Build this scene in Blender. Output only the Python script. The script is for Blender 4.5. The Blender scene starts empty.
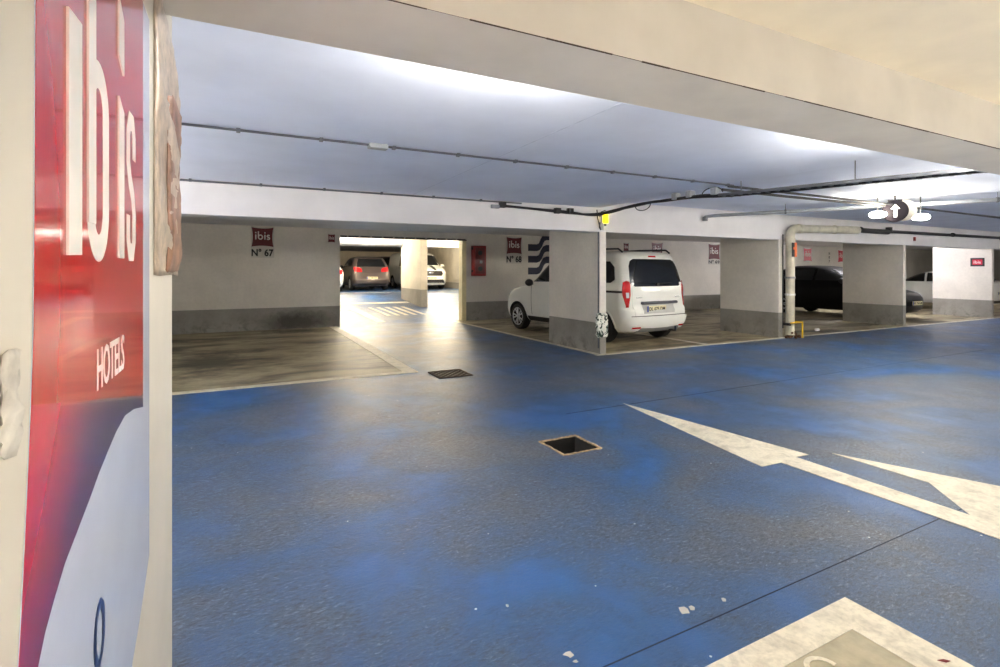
import bpy, bmesh, math, random
from mathutils import Vector, Matrix
from mathutils.bvhtree import BVHTree
random.seed(7)
C = bpy.context.scene.collection
PI = math.pi
# ---------------------------------------------------------------- camera geometry
F, HV, YAW, H = 511.5, 271.0, math.radians(27.1), 1.42
CS, SN = math.cos(YAW), math.sin(YAW)
def ray(u, v):
    t = (u-500)/F
    return Vector((t*CS+SN, CS-t*SN, (HV-v)/F))
def PZ(u, v, z=0.0):
    r = ray(u, v); return r*((z-H)/r.z)+Vector((0, 0, H))
def PY(u, v, Y):
    r = ray(u, v); return r*(Y/r.y)+Vector((0, 0, H))
def PX(u, v, X):
    r = ray(u, v); return r*(X/r.x)+Vector((0, 0, H))
# ---------------------------------------------------------------- materials
def srgb(c):
    return tuple(((x/255)/12.92 if x/255 <= .04045 else ((x/255+.055)/1.055)**2.4) for x in c)+(1,)
def newmat(name):
    m = bpy.data.materials.new(name); m.use_nodes = True
    nt = m.node_tree
    return m, nt, nt.nodes['Principled BSDF']
def N(nt, t, **k):
    n = nt.nodes.new(t)
    for a, b in k.items(): setattr(n, a, b)
    return n
def ramp(nt, src, stops):
    r = N(nt, 'ShaderNodeValToRGB'); e = r.color_ramp.elements
    while len(e) < len(stops): e.new(.5)
    for i, (p, c) in enumerate(stops):
        e[i].position = p; e[i].color = c if len(c) == 4 else srgb(c)
    nt.links.new(src, r.inputs[0]); return r.outputs[0]
def noise(nt, vec, scale, detail=4, rough=.55, dist=0):
    n = N(nt, 'ShaderNodeTexNoise'); n.inputs['Scale'].default_value = scale
    n.inputs['Detail'].default_value = detail; n.inputs['Roughness'].default_value = rough
    n.inputs['Distortion'].default_value = dist
    nt.links.new(vec, n.inputs['Vector']); return n.outputs['Fac']
def mix(nt, fac, a, b, mode='MIX'):
    n = N(nt, 'ShaderNodeMix', data_type='RGBA', blend_type=mode)
    for s, val in ((n.inputs[0], fac), (n.inputs[6], a), (n.inputs[7], b)):
        if isinstance(val, (int, float)): s.default_value = val
        elif isinstance(val, tuple): s.default_value = val
        else: nt.links.new(val, s)
    return n.outputs[2]
def bump(nt, p, h, strength, dist=.01):
    b = N(nt, 'ShaderNodeBump'); b.inputs['Strength'].default_value = strength
    b.inputs['Distance'].default_value = dist
    nt.links.new(h, b.inputs['Height']); nt.links.new(b.outputs[0], p.inputs['Normal'])
def simple(name, col, rough=.5, metal=0, var=.06, scale=6, coat=0, bmp=0, spec=.5):
    m, nt, p = newmat(name)
    g = N(nt, 'ShaderNodeNewGeometry')
    n = noise(nt, g.outputs['Position'], scale)
    c = srgb(col)
    lo = tuple(x*(1-var*2) for x in c[:3])+(1,); hi = tuple(min(1, x*(1+var)) for x in c[:3])+(1,)
    nt.links.new(ramp(nt, n, [(.3, lo), (.65, hi)]), p.inputs['Base Color'])
    p.inputs['Roughness'].default_value = rough; p.inputs['Metallic'].default_value = metal
    p.inputs['Coat Weight'].default_value = coat; p.inputs['Coat Roughness'].default_value = .08
    p.inputs['Specular IOR Level'].default_value = spec
    if bmp: bump(nt, p, noise(nt, g.outputs['Position'], scale*12), bmp, .003)
    return m
def emis(name, col, strength):
    m, nt, p = newmat(name)
    p.inputs['Base Color'].default_value = srgb(col)
    p.inputs['Emission Color'].default_value = srgb(col); p.inputs['Emission Strength'].default_value = strength
    return m
def wallmat(name, up, band, hband, dirt=.12, stain=None):
    m, nt, p = newmat(name)
    g = N(nt, 'ShaderNodeNewGeometry'); pos = g.outputs['Position']
    s = N(nt, 'ShaderNodeSeparateXYZ'); nt.links.new(pos, s.inputs[0])
    big = noise(nt, pos, 1.1, 5, .6); fine = noise(nt, pos, 18, 4)
    c1 = srgb(up); c1d = tuple(x*(1-dirt*1.6) for x in c1[:3])+(1,)
    a = ramp(nt, big, [(.35, c1d), (.62, c1)])
    c2 = srgb(band); c2d = tuple(x*.72 for x in c2[:3])+(1,)
    b = ramp(nt, big, [(.35, c2d), (.62, c2)])
    lt = N(nt, 'ShaderNodeMath', operation='LESS_THAN'); nt.links.new(s.outputs[2], lt.inputs[0]); lt.inputs[1].default_value = hband
    col = mix(nt, lt.outputs[0], a, b)
    col = mix(nt, .35, col, ramp(nt, fine, [(.3, (.82, .82, .82, 1)), (.6, (1, 1, 1, 1))]), 'MULTIPLY')
    # scuffs and soot marks near the floor
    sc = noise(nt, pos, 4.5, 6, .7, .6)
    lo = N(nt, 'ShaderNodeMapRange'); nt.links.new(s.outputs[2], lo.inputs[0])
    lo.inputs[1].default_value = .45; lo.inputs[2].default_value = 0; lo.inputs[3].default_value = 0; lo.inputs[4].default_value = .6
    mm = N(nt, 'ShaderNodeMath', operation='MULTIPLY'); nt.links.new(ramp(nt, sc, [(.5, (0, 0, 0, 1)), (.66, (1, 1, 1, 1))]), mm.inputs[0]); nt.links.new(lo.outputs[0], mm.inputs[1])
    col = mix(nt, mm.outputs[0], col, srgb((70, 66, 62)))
    if stain:  # darkens one oval patch with a ragged edge
        sb = N(nt, 'ShaderNodeMapping'); sb.vector_type = 'TEXTURE'; sb.inputs['Location'].default_value = stain[0]; sb.inputs['Scale'].default_value = stain[1]; nt.links.new(pos, sb.inputs[0])
        ln = N(nt, 'ShaderNodeVectorMath', operation='LENGTH'); nt.links.new(sb.outputs[0], ln.inputs[0])
        ad = N(nt, 'ShaderNodeMath', operation='MULTIPLY_ADD'); nt.links.new(sc, ad.inputs[0]); ad.inputs[1].default_value = .7; nt.links.new(ln.outputs['Value'], ad.inputs[2])
        col = mix(nt, ramp(nt, ad.outputs[0], [(.55, (.85, .85, .85, 1)), (1.0, (0, 0, 0, 1))]), col, srgb((44, 40, 36)))
    nt.links.new(col, p.inputs['Base Color'])
    p.inputs['Roughness'].default_value = .75
    bump(nt, p, fine, .12, .01)
    return m
M = {}
M['wall'] = wallmat('painted_wall', (234, 228, 218), (160, 156, 148), .53, .08)
M['wall_dark'] = wallmat('painted_wall_soot', (234, 228, 218), (160, 156, 148), .53, .08, ((1.3, 13.5, .15), (1.7, 1, .55)))
M['wall_far'] = wallmat('painted_wall_far', (226, 216, 196), (160, 154, 142), .80)
M['beam'] = simple('beam_paint', (214, 209, 201), .8, var=.05, scale=2.2, bmp=.25)
M['nearslab'] = simple('near_slab_paint', (232, 222, 202), .8, var=.04, scale=2.2, bmp=.25)
M['lintel'] = simple('lintel_paint', (228, 226, 228), .8, var=.04, scale=1.5, bmp=.15)
M['slab'] = simple('slab_paint', (220, 227, 244), .85, var=.04, scale=1.2, bmp=.25)
M['near'] = simple('near_wall_paint', (208, 202, 190), .55, var=.03, scale=3, bmp=.1)

def floormat():
    m, nt, p = newmat('blue_floor_paint')
    g = N(nt, 'ShaderNodeNewGeometry'); pos = g.outputs['Position']
    big = noise(nt, pos, .85, 4, .55, .5)
    med = noise(nt, pos, 2.6, 6, .65, .3)
    ad = N(nt, 'ShaderNodeMath', operation='MULTIPLY_ADD'); nt.links.new(med, ad.inputs[0]); ad.inputs[1].default_value = .45
    nt.links.new(big, ad.inputs[2])
    base = ramp(nt, ad.outputs[0], [(.55, (0, 84, 152)), (.64, (18, 76, 130)), (.74, (46, 76, 112)), (.90, (84, 90, 100))])
    # fine brushed wear, strongest in the grey patches
    mp3 = N(nt, 'ShaderNodeMapping'); mp3.inputs['Rotation'].default_value = (0, 0, -.55); mp3.inputs['Scale'].default_value = (1, 2.6, 1)
    nt.links.new(pos, mp3.inputs[0])
    fi = noise(nt, mp3.outputs[0], 30, 8, .8, .8)
    fj = noise(nt, mp3.outputs[0], 12, 6, .75, .6)
    wear = ramp(nt, ad.outputs[0], [(.60, (.06, .06, .06, 1)), (.76, (1, 1, 1, 1))])
    def masked(src, lo, hi, amt):
        a = ramp(nt, src, [(lo, (0, 0, 0, 1)), (hi, (amt, amt, amt, 1))])
        q = N(nt, 'ShaderNodeMath', operation='MULTIPLY'); nt.links.new(a, q.inputs[0]); nt.links.new(wear, q.inputs[1]); return q.outputs[0]
    inv = N(nt, 'ShaderNodeMath', operation='SUBTRACT'); inv.inputs[0].default_value = 1; nt.links.new(fi, inv.inputs[1])
    base = mix(nt, masked(inv.outputs[0], .50, .60, .95), base, srgb((8, 24, 56)))
    base = mix(nt, masked(fi, .56, .66, .75), base, srgb((160, 176, 202)))
    base = mix(nt, masked(fj, .58, .70, .5), base, srgb((126, 140, 164)))
    vo = N(nt, 'ShaderNodeTexVoronoi'); vo.inputs['Scale'].default_value = 9; nt.links.new(pos, vo.inputs['Vector'])
    sc_ = N(nt, 'ShaderNodeSeparateColor'); nt.links.new(vo.outputs['Color'], sc_.inputs[0])
    m1 = N(nt, 'ShaderNodeMath', operation='MULTIPLY'); nt.links.new(sc_.outputs[0], m1.inputs[0]); m1.inputs[1].default_value = .115
    m2 = N(nt, 'ShaderNodeMath', operation='ADD'); nt.links.new(vo.outputs['Distance'], m2.inputs[0])
    m3 = N(nt, 'ShaderNodeMath', operation='MULTIPLY'); nt.links.new(fi, m3.inputs[0]); m3.inputs[1].default_value = .12; nt.links.new(m3.outputs[0], m2.inputs[1])
    mm = N(nt, 'ShaderNodeMath', operation='LESS_THAN'); nt.links.new(m2.outputs[0], mm.inputs[0]); nt.links.new(m1.outputs[0], mm.inputs[1])
    base = mix(nt, mm.outputs[0], base, srgb((225, 230, 232)))
    nt.links.new(base, p.inputs['Base Color'])
    rr = ramp(nt, med, [(.3, (.33, .33, .33, 1)), (.7, (.48, .48, .48, 1))])
    nt.links.new(rr, p.inputs['Roughness'])
    p.inputs['Specular IOR Level'].default_value = .55
    p.inputs['Coat Weight'].default_value = .25; p.inputs['Coat Roughness'].default_value = .42
    hb = mix(nt, .4, fi, fj)
    bump(nt, p, hb, .8, .016)
    return m
M['blue'] = floormat()
def concretemat():
    m, nt, p = newmat('bay_concrete')
    g = N(nt, 'ShaderNodeNewGeometry'); pos = g.outputs['Position']
    mp = N(nt, 'ShaderNodeMapping'); mp.inputs['Scale'].default_value = (.6, 1.6, 1); nt.links.new(pos, mp.inputs[0])
    big = noise(nt, mp.outputs[0], 1.0, 6, .62, .8); med = noise(nt, pos, 5, 6, .7)
    base = ramp(nt, big, [(.36, (74, 66, 50)), (.46, (134, 122, 96)), (.58, (176, 164, 132))])
    base = mix(nt, .5, base, ramp(nt, med, [(.35, (.55, .55, .55, 1)), (.6, (1, 1, 1, 1))]), 'MULTIPLY')
    for lc, scl in (((1.2, 12.9, 0), (1.6, .9, 1)), ((-.4, 9.2, 0), (1.0, 2.4, 1)), ((7.4, 9.2, 0), (.9, 1.6, 1))):
        sb = N(nt, 'ShaderNodeMapping'); sb.vector_type = 'TEXTURE'; sb.inputs['Location'].default_value = lc; sb.inputs['Scale'].default_value = scl; nt.links.new(pos, sb.inputs[0])
        ln = N(nt, 'ShaderNodeVectorMath', operation='LENGTH'); nt.links.new(sb.outputs[0], ln.inputs[0])
        ad = N(nt, 'ShaderNodeMath', operation='MULTIPLY_ADD'); nt.links.new(med, ad.inputs[0]); ad.inputs[1].default_value = .8; nt.links.new(ln.outputs['Value'], ad.inputs[2])
        base = mix(nt, ramp(nt, ad.outputs[0], [(.6, (.8, .8, .8, 1)), (1.0, (0, 0, 0, 1))]), base, srgb((34, 30, 24)))
    nt.links.new(base, p.inputs['Base Color'])
    p.inputs['Roughness'].default_value = .5
    bump(nt, p, med, .3, .01)
    return m
M['concrete'] = concretemat()
def linemat():
    m, nt, p = newmat('white_road_paint')
    g = N(nt, 'ShaderNodeNewGeometry'); pos = g.outputs['Position']
    n = noise(nt, pos, 7, 7, .7, .5); n2 = noise(nt, pos, 45, 4, .6)
    base = ramp(nt, n, [(.3, (186, 178, 160)), (.55, (226, 218, 198))])
    base = mix(nt, .35, base, ramp(nt, n2, [(.35, (.6, .6, .6, 1)), (.55, (1, 1, 1, 1))]), 'MULTIPLY')
    nt.links.new(base, p.inputs['Base Color']); p.inputs['Roughness'].default_value = .5
    bump(nt, p, n2, .2, .004)
    return m
M['line'] = linemat()
M['patch'] = simple('khaki_patch_paint', (176, 166, 140), .6, var=.12, scale=9, bmp=.3)
M['crack'] = simple('crack_dark', (70, 58, 48), .9)
M['joint'] = simple('joint_shadow', (200, 208, 226), .9)  # pale blue-grey line colour of the slab joint
M['fjoint'] = simple('floor_joint', (28, 40, 66), .8)
M['black'] = simple('black_rubber', (18, 18, 20), .55)
M['cable'] = simple('cable_black', (22, 22, 26), .5)
M['conduit'] = simple('conduit_grey', (86, 88, 98), .45)
M['pipe'] = simple('pvc_pipe', (206, 200, 180), .35, var=.12, scale=5)
M['pipegrey'] = simple('grey_pipe', (150, 154, 160), .4)
M['steel'] = simple('steel', (150, 150, 152), .35, metal=.9)
M['galv'] = simple('galvanised', (104, 106, 112), .45, metal=.6)
M['white'] = simple('white_plastic', (235, 235, 232), .4)
M['yellow'] = simple('yellow_paint', (226, 184, 30), .5, var=.15)
M['orange'] = simple('orange_sticker', (240, 110, 40), .4)
M['red'] = simple('sign_red', (98, 22, 28), .4)
M['pink'] = simple('sign_bright_red', (206, 24, 60), .35)
M['cabred'] = simple('hose_red', (136, 14, 13), .35)
M['navy'] = simple('navy_stripe', (20, 22, 50), .5)
M['board'] = simple('sign_board_white', (205, 200, 190), .5)
M['ink'] = simple('ink_black', (24, 22, 24), .5)
M['dirt'] = simple('rust_debris', (88, 58, 38), .9, var=.3, scale=30)
M['rubble'] = simple('broken_edge', (176, 150, 116), .9, var=.3, scale=40, bmp=.5)
M['pit'] = simple('pit_dark', (20, 19, 18), .8)
M['tyre'] = simple('tyre', (22, 22, 22), .75)
M['rim'] = simple('alloy', (196, 198, 202), .28, metal=.7)
M['glass'] = simple('car_glass', (10, 13, 16), .06, spec=.7)
M['glassgreen'] = simple('car_glass_green', (60, 84, 80), .06, spec=.7)
M['tail'] = simple('tail_red', (196, 10, 18), .15, coat=.6)
M['lens'] = simple('lamp_lens', (225, 228, 232), .12, coat=.6)
M['chrome'] = simple('chrome', (200, 200, 205), .15, metal=1)
M['plate'] = simple('plate_white', (226, 218, 176), .4)
M['eublue'] = simple('plate_blue', (20, 60, 160), .4)
def paint(name, col, metal=.0, rough=.3): return simple(name, col, rough, metal=metal, var=.01, coat=.7)
M['p_white'] = paint('paint_white', (236, 236, 230)); M['p_cream'] = M['p_white']
M['p_brown'] = paint('paint_taupe', (84, 74, 70), .5); M['p_black'] = simple('paint_black', (5, 5, 6), .35, spec=.25, var=0)
M['p_dark'] = paint('paint_dark', (34, 36, 40)); M['p_silver'] = paint('paint_silver', (160, 172, 178), .4)
M['tube'] = emis('tube_light', (255, 250, 240), 25)
M['tubewarm'] = emis('tube_warm', (255, 238, 206), 100)
M['tubestrong'] = emis('tube_strong', (250, 248, 255), 85)
M['tubeup'] = emis('tube_up', (255, 248, 238), 11)  # tube of the added fill lamps behind the viewer
M['tubeleft'] = emis('fill_tube_left', (255, 250, 244), 34)  # tube of the added fill lamps on the left end wall
M['floodlamp'] = emis('flood_lamp', (255, 244, 220), 70)
M['yellowglow'] = emis('yellow_glow', (255, 214, 0), 1.2)
# ---------------------------------------------------------------- mesh helpers
def finish(name, bm, mats, parent=None, smooth=False, recalc=True):
    if recalc: bmesh.ops.recalc_face_normals(bm, faces=bm.faces)
    me = bpy.data.meshes.new(name); bm.to_mesh(me); bm.free()
    if not isinstance(mats, (list, tuple)): mats = [mats]
    for m in mats: me.materials.append(m)
    if smooth:
        me.polygons.foreach_set('use_smooth', [True]*len(me.polygons))
        try: me.set_sharp_from_angle(angle=math.radians(40))
        except Exception: pass
    o = bpy.data.objects.new(name, me); C.objects.link(o)
    if parent is not None: o.parent = parent
    return o
def box(bm, x0, y0, z0, x1, y1, z1, mi=0, bev=0):
    vs = [bm.verts.new((x, y, z)) for x in (x0, x1) for y in (y0, y1) for z in (z0, z1)]
    fs = []
    for f in ((0, 1, 3, 2), (4, 6, 7, 5), (0, 4, 5, 1), (2, 3, 7, 6), (0, 2, 6, 4), (1, 5, 7, 3)):
        q = bm.faces.new([vs[i] for i in f]); q.material_index = mi; fs.append(q)
    if bev:
        es = list({e for f in fs for e in f.edges})
        bmesh.ops.bevel(bm, geom=es, offset=bev, segments=2, affect='EDGES', profile=.6)
def prism(bm, pts, off, mi=0):
    """pts: 3-D polygon, extruded by vector off"""
    a = [bm.verts.new(p) for p in pts]; b = [bm.verts.new(Vector(p)+Vector(off)) for p in pts]
    n = len(a)
    for f in (a[::-1], b): bm.faces.new(f).material_index = mi
    for i in range(n): bm.faces.new((a[i], a[(i+1) % n], b[(i+1) % n], b[i])).material_index = mi
def tube(bm, pts, r, seg=10, mi=0):
    pts = [Vector(p) for p in pts]; rings = []
    up0 = Vector((0, 0, 1)); prev = None
    for i, p in enumerate(pts):
        if i == 0: d = pts[1]-p
        elif i == len(pts)-1: d = p-pts[i-1]
        else: d = (pts[i+1]-p).normalized()+(p-pts[i-1]).normalized()
        d.normalize()
        a = d.cross(up0 if abs(d.z) < .95 else Vector((1, 0, 0))).normalized()
        if prev is not None:
            a2 = prev-d*prev.dot(d)
            if a2.length > 1e-4: a = a2.normalized()
        prev = a; b = d.cross(a)
        rr = r[i] if isinstance(r, (list, tuple)) else r
        rings.append([bm.verts.new(p+(a*math.cos(2*PI*k/seg)+b*math.sin(2*PI*k/seg))*rr) for k in range(seg)])
    for q in range(len(rings)-1):
        for k in range(seg):
            bm.faces.new((rings[q][k], rings[q][(k+1) % seg], rings[q+1][(k+1) % seg], rings[q+1][k])).material_index = mi
    bm.faces.new(rings[0][::-1]).material_index = mi; bm.faces.new(rings[-1]).material_index = mi
def cyl(bm, c, ax, r, h, seg=24, mi=0, r2=None):
    c = Vector(c); ax = Vector(ax).normalized()
    tube(bm, [c-ax*h/2, c+ax*h/2], [r, r if r2 is None else r2], seg, mi)
def lathe(bm, c, ax, prof, seg=28, mi=0):
    """prof: list (r, h) along axis"""
    c = Vector(c); ax = Vector(ax).normalized(); a = ax.orthogonal().normalized(); b = ax.cross(a)
    rings = [[bm.verts.new(c+ax*h+(a*math.cos(2*PI*k/seg)+b*math.sin(2*PI*k/seg))*max(r, 1e-4)) for k in range(seg)] for r, h in prof]
    for q in range(len(rings)-1):
        for k in range(seg):
            bm.faces.new((rings[q][k], rings[q][(k+1) % seg], rings[q+1][(k+1) % seg], rings[q+1][k])).material_index = mi
    bm.faces.new(rings[0][::-1]).material_index = mi; bm.faces.new(rings[-1]).material_index = mi
def B(): return bmesh.new()
def empty(name, loc, label, cat, group=None, rz=0):
    o = bpy.data.objects.new(name, None); o.empty_display_size = .1; C.objects.link(o)
    o.location = loc; o.rotation_euler = (0, 0, rz)
    return tag(o, label, cat, group)
def tag(o, label, cat, group=None):
    o['label'] = label; o['category'] = cat
    if group: o['group'] = group
    return o
def struct(o, label, cat=None):
    o['kind'] = 'structure'; o['label'] = label; o['category'] = cat or o.name.split('_')[0].split('.')[0]
    return o
def loc(o, p):
    """put a child mesh whose coordinates are world coordinates under an Empty at p"""
    for v in o.data.vertices: v.co -= Vector(p)
    return o
def text_mesh(s, size, depth=.002, bold=0.0, align='CENTER'):
    cu = bpy.data.curves.new('txt', 'FONT'); cu.body = s; cu.size = size; cu.extrude = depth; cu.offset = bold
    cu.align_x = align; cu.align_y = 'BOTTOM_BASELINE'; cu.resolution_u = 3
    o = bpy.data.objects.new('txt', cu); C.objects.link(o)
    dg = bpy.context.evaluated_depsgraph_get(); dg.update()
    me = bpy.data.meshes.new_from_object(o.evaluated_get(dg))
    bpy.data.objects.remove(o); bpy.data.curves.remove(cu)
    return me
def fit_text(name, s, mat, corner, ex, ez, w, h, parent, depth=.002, bold=0.0):
    """text fitted to a w x h rectangle: corner lower-left, ex text direction, ez up"""
    me = text_mesh(s, 1, .5, bold)
    xs = [v.co.x for v in me.vertices]; ys = [v.co.y for v in me.vertices]
    x0, x1, y0, y1 = min(xs), max(xs), min(ys), max(ys)
    ex = Vector(ex).normalized(); ez = Vector(ez).normalized(); n = ex.cross(ez)
    for v in me.vertices:
        c = v.co.copy()
        v.co = Vector(corner)+ex*((c.x-x0)/(x1-x0)*w)+ez*((c.y-y0)/(y1-y0)*h)+n*((c.z > 0)*depth)
    me.materials.clear(); me.materials.append(mat); me.name = name
    o = bpy.data.objects.new(name, me); C.objects.link(o); o.parent = parent
    return o
# ---------------------------------------------------------------- logo glyph strokes in a unit box (x right, y up)
def arc(cx, cy, rx, ry, a0, a1, n=20):
    return [(cx+rx*math.cos(math.radians(a0+(a1-a0)*i/n)), cy+ry*math.sin(math.radians(a0+(a1-a0)*i/n))) for i in range(n+1)]
def logo_strokes():
    """ibis lettering, x 0..3.1, x-height 1, ascender 1.62, stroke .26"""
    S = []
    S.append([(.13, 0.0), (.13, 1.0)])
    S.append([(.13, 1.26), (.13, 1.52)])
    S.append([(.62, 1.66), (.62, .5)]+arc(1.0, .5, .38, .42, 180, 360+170, 36)+[(.64, .62)])
    S.append([(1.84, 0), (1.84, 1.0)])
    S.append([(1.84, 1.26), (1.84, 1.52)])
    S.append([(x-.14, y) for x, y in ((2.86, .80), (2.74, .90), (2.56, .90), (2.42, .80), (2.42, .64), (2.55, .53), (2.72, .46), (2.86, .34), (2.86, .18), (2.72, .08), (2.52, .08), (2.36, .18))])
    return S
def ribbon(bm, pts2, w, fn, depth, wy=None, mi=0):
    """stroke polyline pts2 with width w; fn maps (x,y,depth)->3-D"""
    n = len(pts2); L = []; R = []
    for i, (x, y) in enumerate(pts2):
        a = pts2[max(0, i-1)]; b = pts2[min(n-1, i+1)]
        d = Vector((b[0]-a[0], b[1]-a[1])).normalized(); nx, ny = -d.y, d.x
        L.append((x+nx*w/2, y+ny*(wy or w)/2)); R.append((x-nx*w/2, y-ny*(wy or w)/2))
    lv = [[bm.verts.new(fn(x, y, dd)) for (x, y) in L] for dd in (0, depth)]
    rv = [[bm.verts.new(fn(x, y, dd)) for (x, y) in R] for dd in (0, depth)]
    for i in range(n-1):
        for q in ((lv[1][i], lv[1][i+1], rv[1][i+1], rv[1][i]), (lv[0][i], rv[0][i], rv[0][i+1], lv[0][i+1]),
                  (lv[0][i], lv[0][i+1], lv[1][i+1], lv[1][i]), (rv[0][i], rv[1][i], rv[1][i+1], rv[0][i+1])):
            bm.faces.new(q).material_index = mi
    for i in (0, n-1): bm.faces.new((lv[0][i], lv[1][i], rv[1][i], rv[0][i])).material_index = mi
def logo(name, mat, corner, ex, ez, w, h, parent, depth=.003, sw=.26):
    bm = B(); ex = Vector(ex).normalized(); ez = Vector(ez).normalized(); n = ex.cross(ez)
    def fn(x, y, d): return Vector(corner)+ex*(x/2.82*w)+ez*(y/1.66*h)+n*d
    for s in logo_strokes(): ribbon(bm, s, sw, fn, depth)
    return finish(name, bm, mat, parent)
# ================================================================= THE SETTING
ZS, ZS2, ZL = 2.50, 2.62, 2.09          # slabs, lintel underside
YF, YB = 7.0, 13.5
XL, XR = -3.2, 36.0
pitc = PZ(570, 445)                      # open drain pit centre
pw = .17
def grid_floor():
    bm = B()
    xs = sorted([XL, 2.2, pitc.x-pw, pitc.x+pw, 5.5, XR]); ys = sorted([-4.5, pitc.y-pw, pitc.y+pw, YF, YB+.2])
    V = {(i, j): bm.verts.new((x, y, 0)) for i, x in enumerate(xs) for j, y in enumerate(ys)}
    for i in range(len(xs)-1):
        for j in range(len(ys)-1):
            cx, cy = (xs[i]+xs[i+1])/2, (ys[j]+ys[j+1])/2
            if abs(cx-pitc.x) < pw and abs(cy-pitc.y) < pw: continue
            f = bm.faces.new((V[i, j], V[i+1, j], V[i+1, j+1], V[i, j+1]))
            f.material_index = 1 if (cy > YF and not (2.2 < cx < 5.5)) else 0
    o = finish('floor', bm, [M['blue'], M['concrete']], recalc=False)
    return struct(o, 'worn glossy blue painted concrete floor of the parking lane')
grid_floor()
# floor of the room beyond the passage, rising slightly
bm = B()
prof = [(YB+.2, 0), (19.5, .47), (36, .47)]
for i in range(2):
    (y0, z0), (y1, z1) = prof[i], prof[i+1]
    bm.faces.new([bm.verts.new(p) for p in ((-2, y0, z0), (13, y0, z0), (13, y1, z1), (-2, y1, z1))])
bmesh.ops.remove_doubles(bm, verts=bm.verts, dist=1e-4)
struct(finish('floor_beyond', bm, M['blue'], recalc=False), 'pale blue floor rising into the room beyond the passage', 'floor')
def wallbox(name, dims, mat, label, cat=None):
    bm = B(); box(bm, *dims)
    return struct(finish(name, bm, mat), label, cat)
# ceilings
wallbox('ceiling', (XL, 1.65, ZS, 5.5, YF+.2, ZS+.25), M['slab'], 'pale blue-grey painted slab over the lane, left part')
wallbox('ceiling_right', (5.5, 1.65, ZS2, XR, YF+.2, ZS2+.15), M['slab'], 'pale blue-grey slab over the right part of the lane', 'ceiling')
wallbox('ceiling_near', (XL, -4.5, 2.48, XR, 1.65, 2.75), M['nearslab'], 'cream painted slab above the viewer, nearest corner', 'ceiling')
wallbox('ceiling_bays', (XL, YF+.2, ZS, XR, YB, ZS+.27), M['lintel'], 'whitish slab over the parking bays', 'ceiling')
wallbox('ceiling_beyond', (-2, YB+.15, 2.78, 13, 36, 3.0), M['lintel'], 'white slab of the room beyond the passage', 'ceiling')
# beams
wallbox('ceiling_beam', (XL, 1.455, 2.2, XR, 1.85, 2.62), M['beam'], 'deep cream concrete beam crossing overhead nearest the viewer', 'beam')
wallbox('ceiling_beam', (XL, YF, ZL, XR, YF+.3, 2.77), M['lintel'], 'long white lintel beam above the fronts of the parking bays', 'beam')
wallbox('ceiling_beam', (-2, 20.2, 2.42, 13, 20.5, 2.8), M['lintel'], 'white beam across the room beyond the passage', 'beam')
# outer walls
wallbox('wall_left', (XL-.2, -4.5, 0, XL, YB+.2, 2.75), M['wall'], 'left end wall of the garage')
wallbox('wall_right', (XR, -4.5, 0, XR+.2, YB+.2, 2.75), M['wall'], 'right end wall of the garage')
wallbox('wall_behind', (XL, -.95, 0, XR, -.75, 2.75), M['wall'], 'wall behind the viewer')
DX0, DX1, DZ = PY(340, 300, YB).x, PY(466, 300, YB).x, 2.32
wallbox('wall_back', (XL, YB, 0, DX0, YB+.2, 2.75), M['wall_dark'], 'back wall of bay 67 with grey lower band')
wallbox('wall_back_right', (DX1, YB, 0, XR, YB+.2, 2.75), M['wall'], 'back wall of bay 68 and the bays to its right', 'wall')
wallbox('wall_back_top', (DX0, YB, DZ, DX1, YB+.2, 2.8), M['wall'], 'wall strip above the opening to the far room', 'wall')
wallbox('wall_beyond_left', (-2.2, YB+.2, 0, -2, 36, 3), M['wall_far'], 'left wall of the far room', 'wall')
wallbox('wall_beyond_right', (10.4, 21, 0, 10.6, 36, 3), M['wall_far'], 'white wall beside the striped van', 'wall')
wallbox('wall_beyond_side', (13, YB+.2, 0, 13.2, 36, 3), M['wall_far'], 'right side wall of the far room', 'wall')
wallbox('wall_beyond_back', (-2, 36, 0, 13, 36.2, 3), M['wall_far'], 'beige back wall of the far room', 'wall')
wallbox('wall_beyond_return', (10.6, 24.2, 0, 13, 24.4, 3), M['wall_far'], 'short wall behind the white corner of the far room', 'wall')
# partitions
PT = .13
PXs = [5.5, 10.25, 15.25, 20.3, 25.3, 30.3]
names = ['first partition, whose post carries the yellow lamp', 'second partition, beside the tall white drain pipe', 'third partition, right of the dark car gap',
         'fourth partition, bright white with the small red sign', 'fifth partition far to the right', 'sixth partition far to the right']
for x, nm in zip(PXs, names):
    bm = B(); ye = YF+(1.6 if x == 5.5 else 1.48)
    prism(bm, [Vector((x, a, b)) for a, b in ((YF, 0), (ye, 0), (ye, ZS), (YF+.3, ZS), (YF+.3, ZL), (YF, ZL))], (PT, 0, 0))
    struct(finish('wall_partition', bm, M['wall']), nm, 'wall')
p0 = PZ(419, 307.5, .2)
wallbox('wall_partition', (5.39, 16.3, 0, 5.62, 18.6, 2.78), M['wall_far'], 'cream partition standing in the middle of the opening to the far room', 'wall')
# jamb trim of the opening, warm lamp glow put into its yellowish colour
bm = B(); box(bm, DX1-.13, YB-.02, 0, DX1+.0, YB+.22, DZ)
o = finish('trim_1', bm, simple('jamb_warm_glow', (240, 226, 180), .5)); struct(o, 'right jamb of the passage opening, warm glow painted in as cream', 'trim')
# near wall (sign wall)
NX = -.20
bm = B(); box(bm, NX-.28, -.75, 0, NX, 2.05, 2.5)
struct(finish('wall_near', bm, M['near']), 'cream wall at the left edge, carrying the tall red sign', 'wall')
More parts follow.
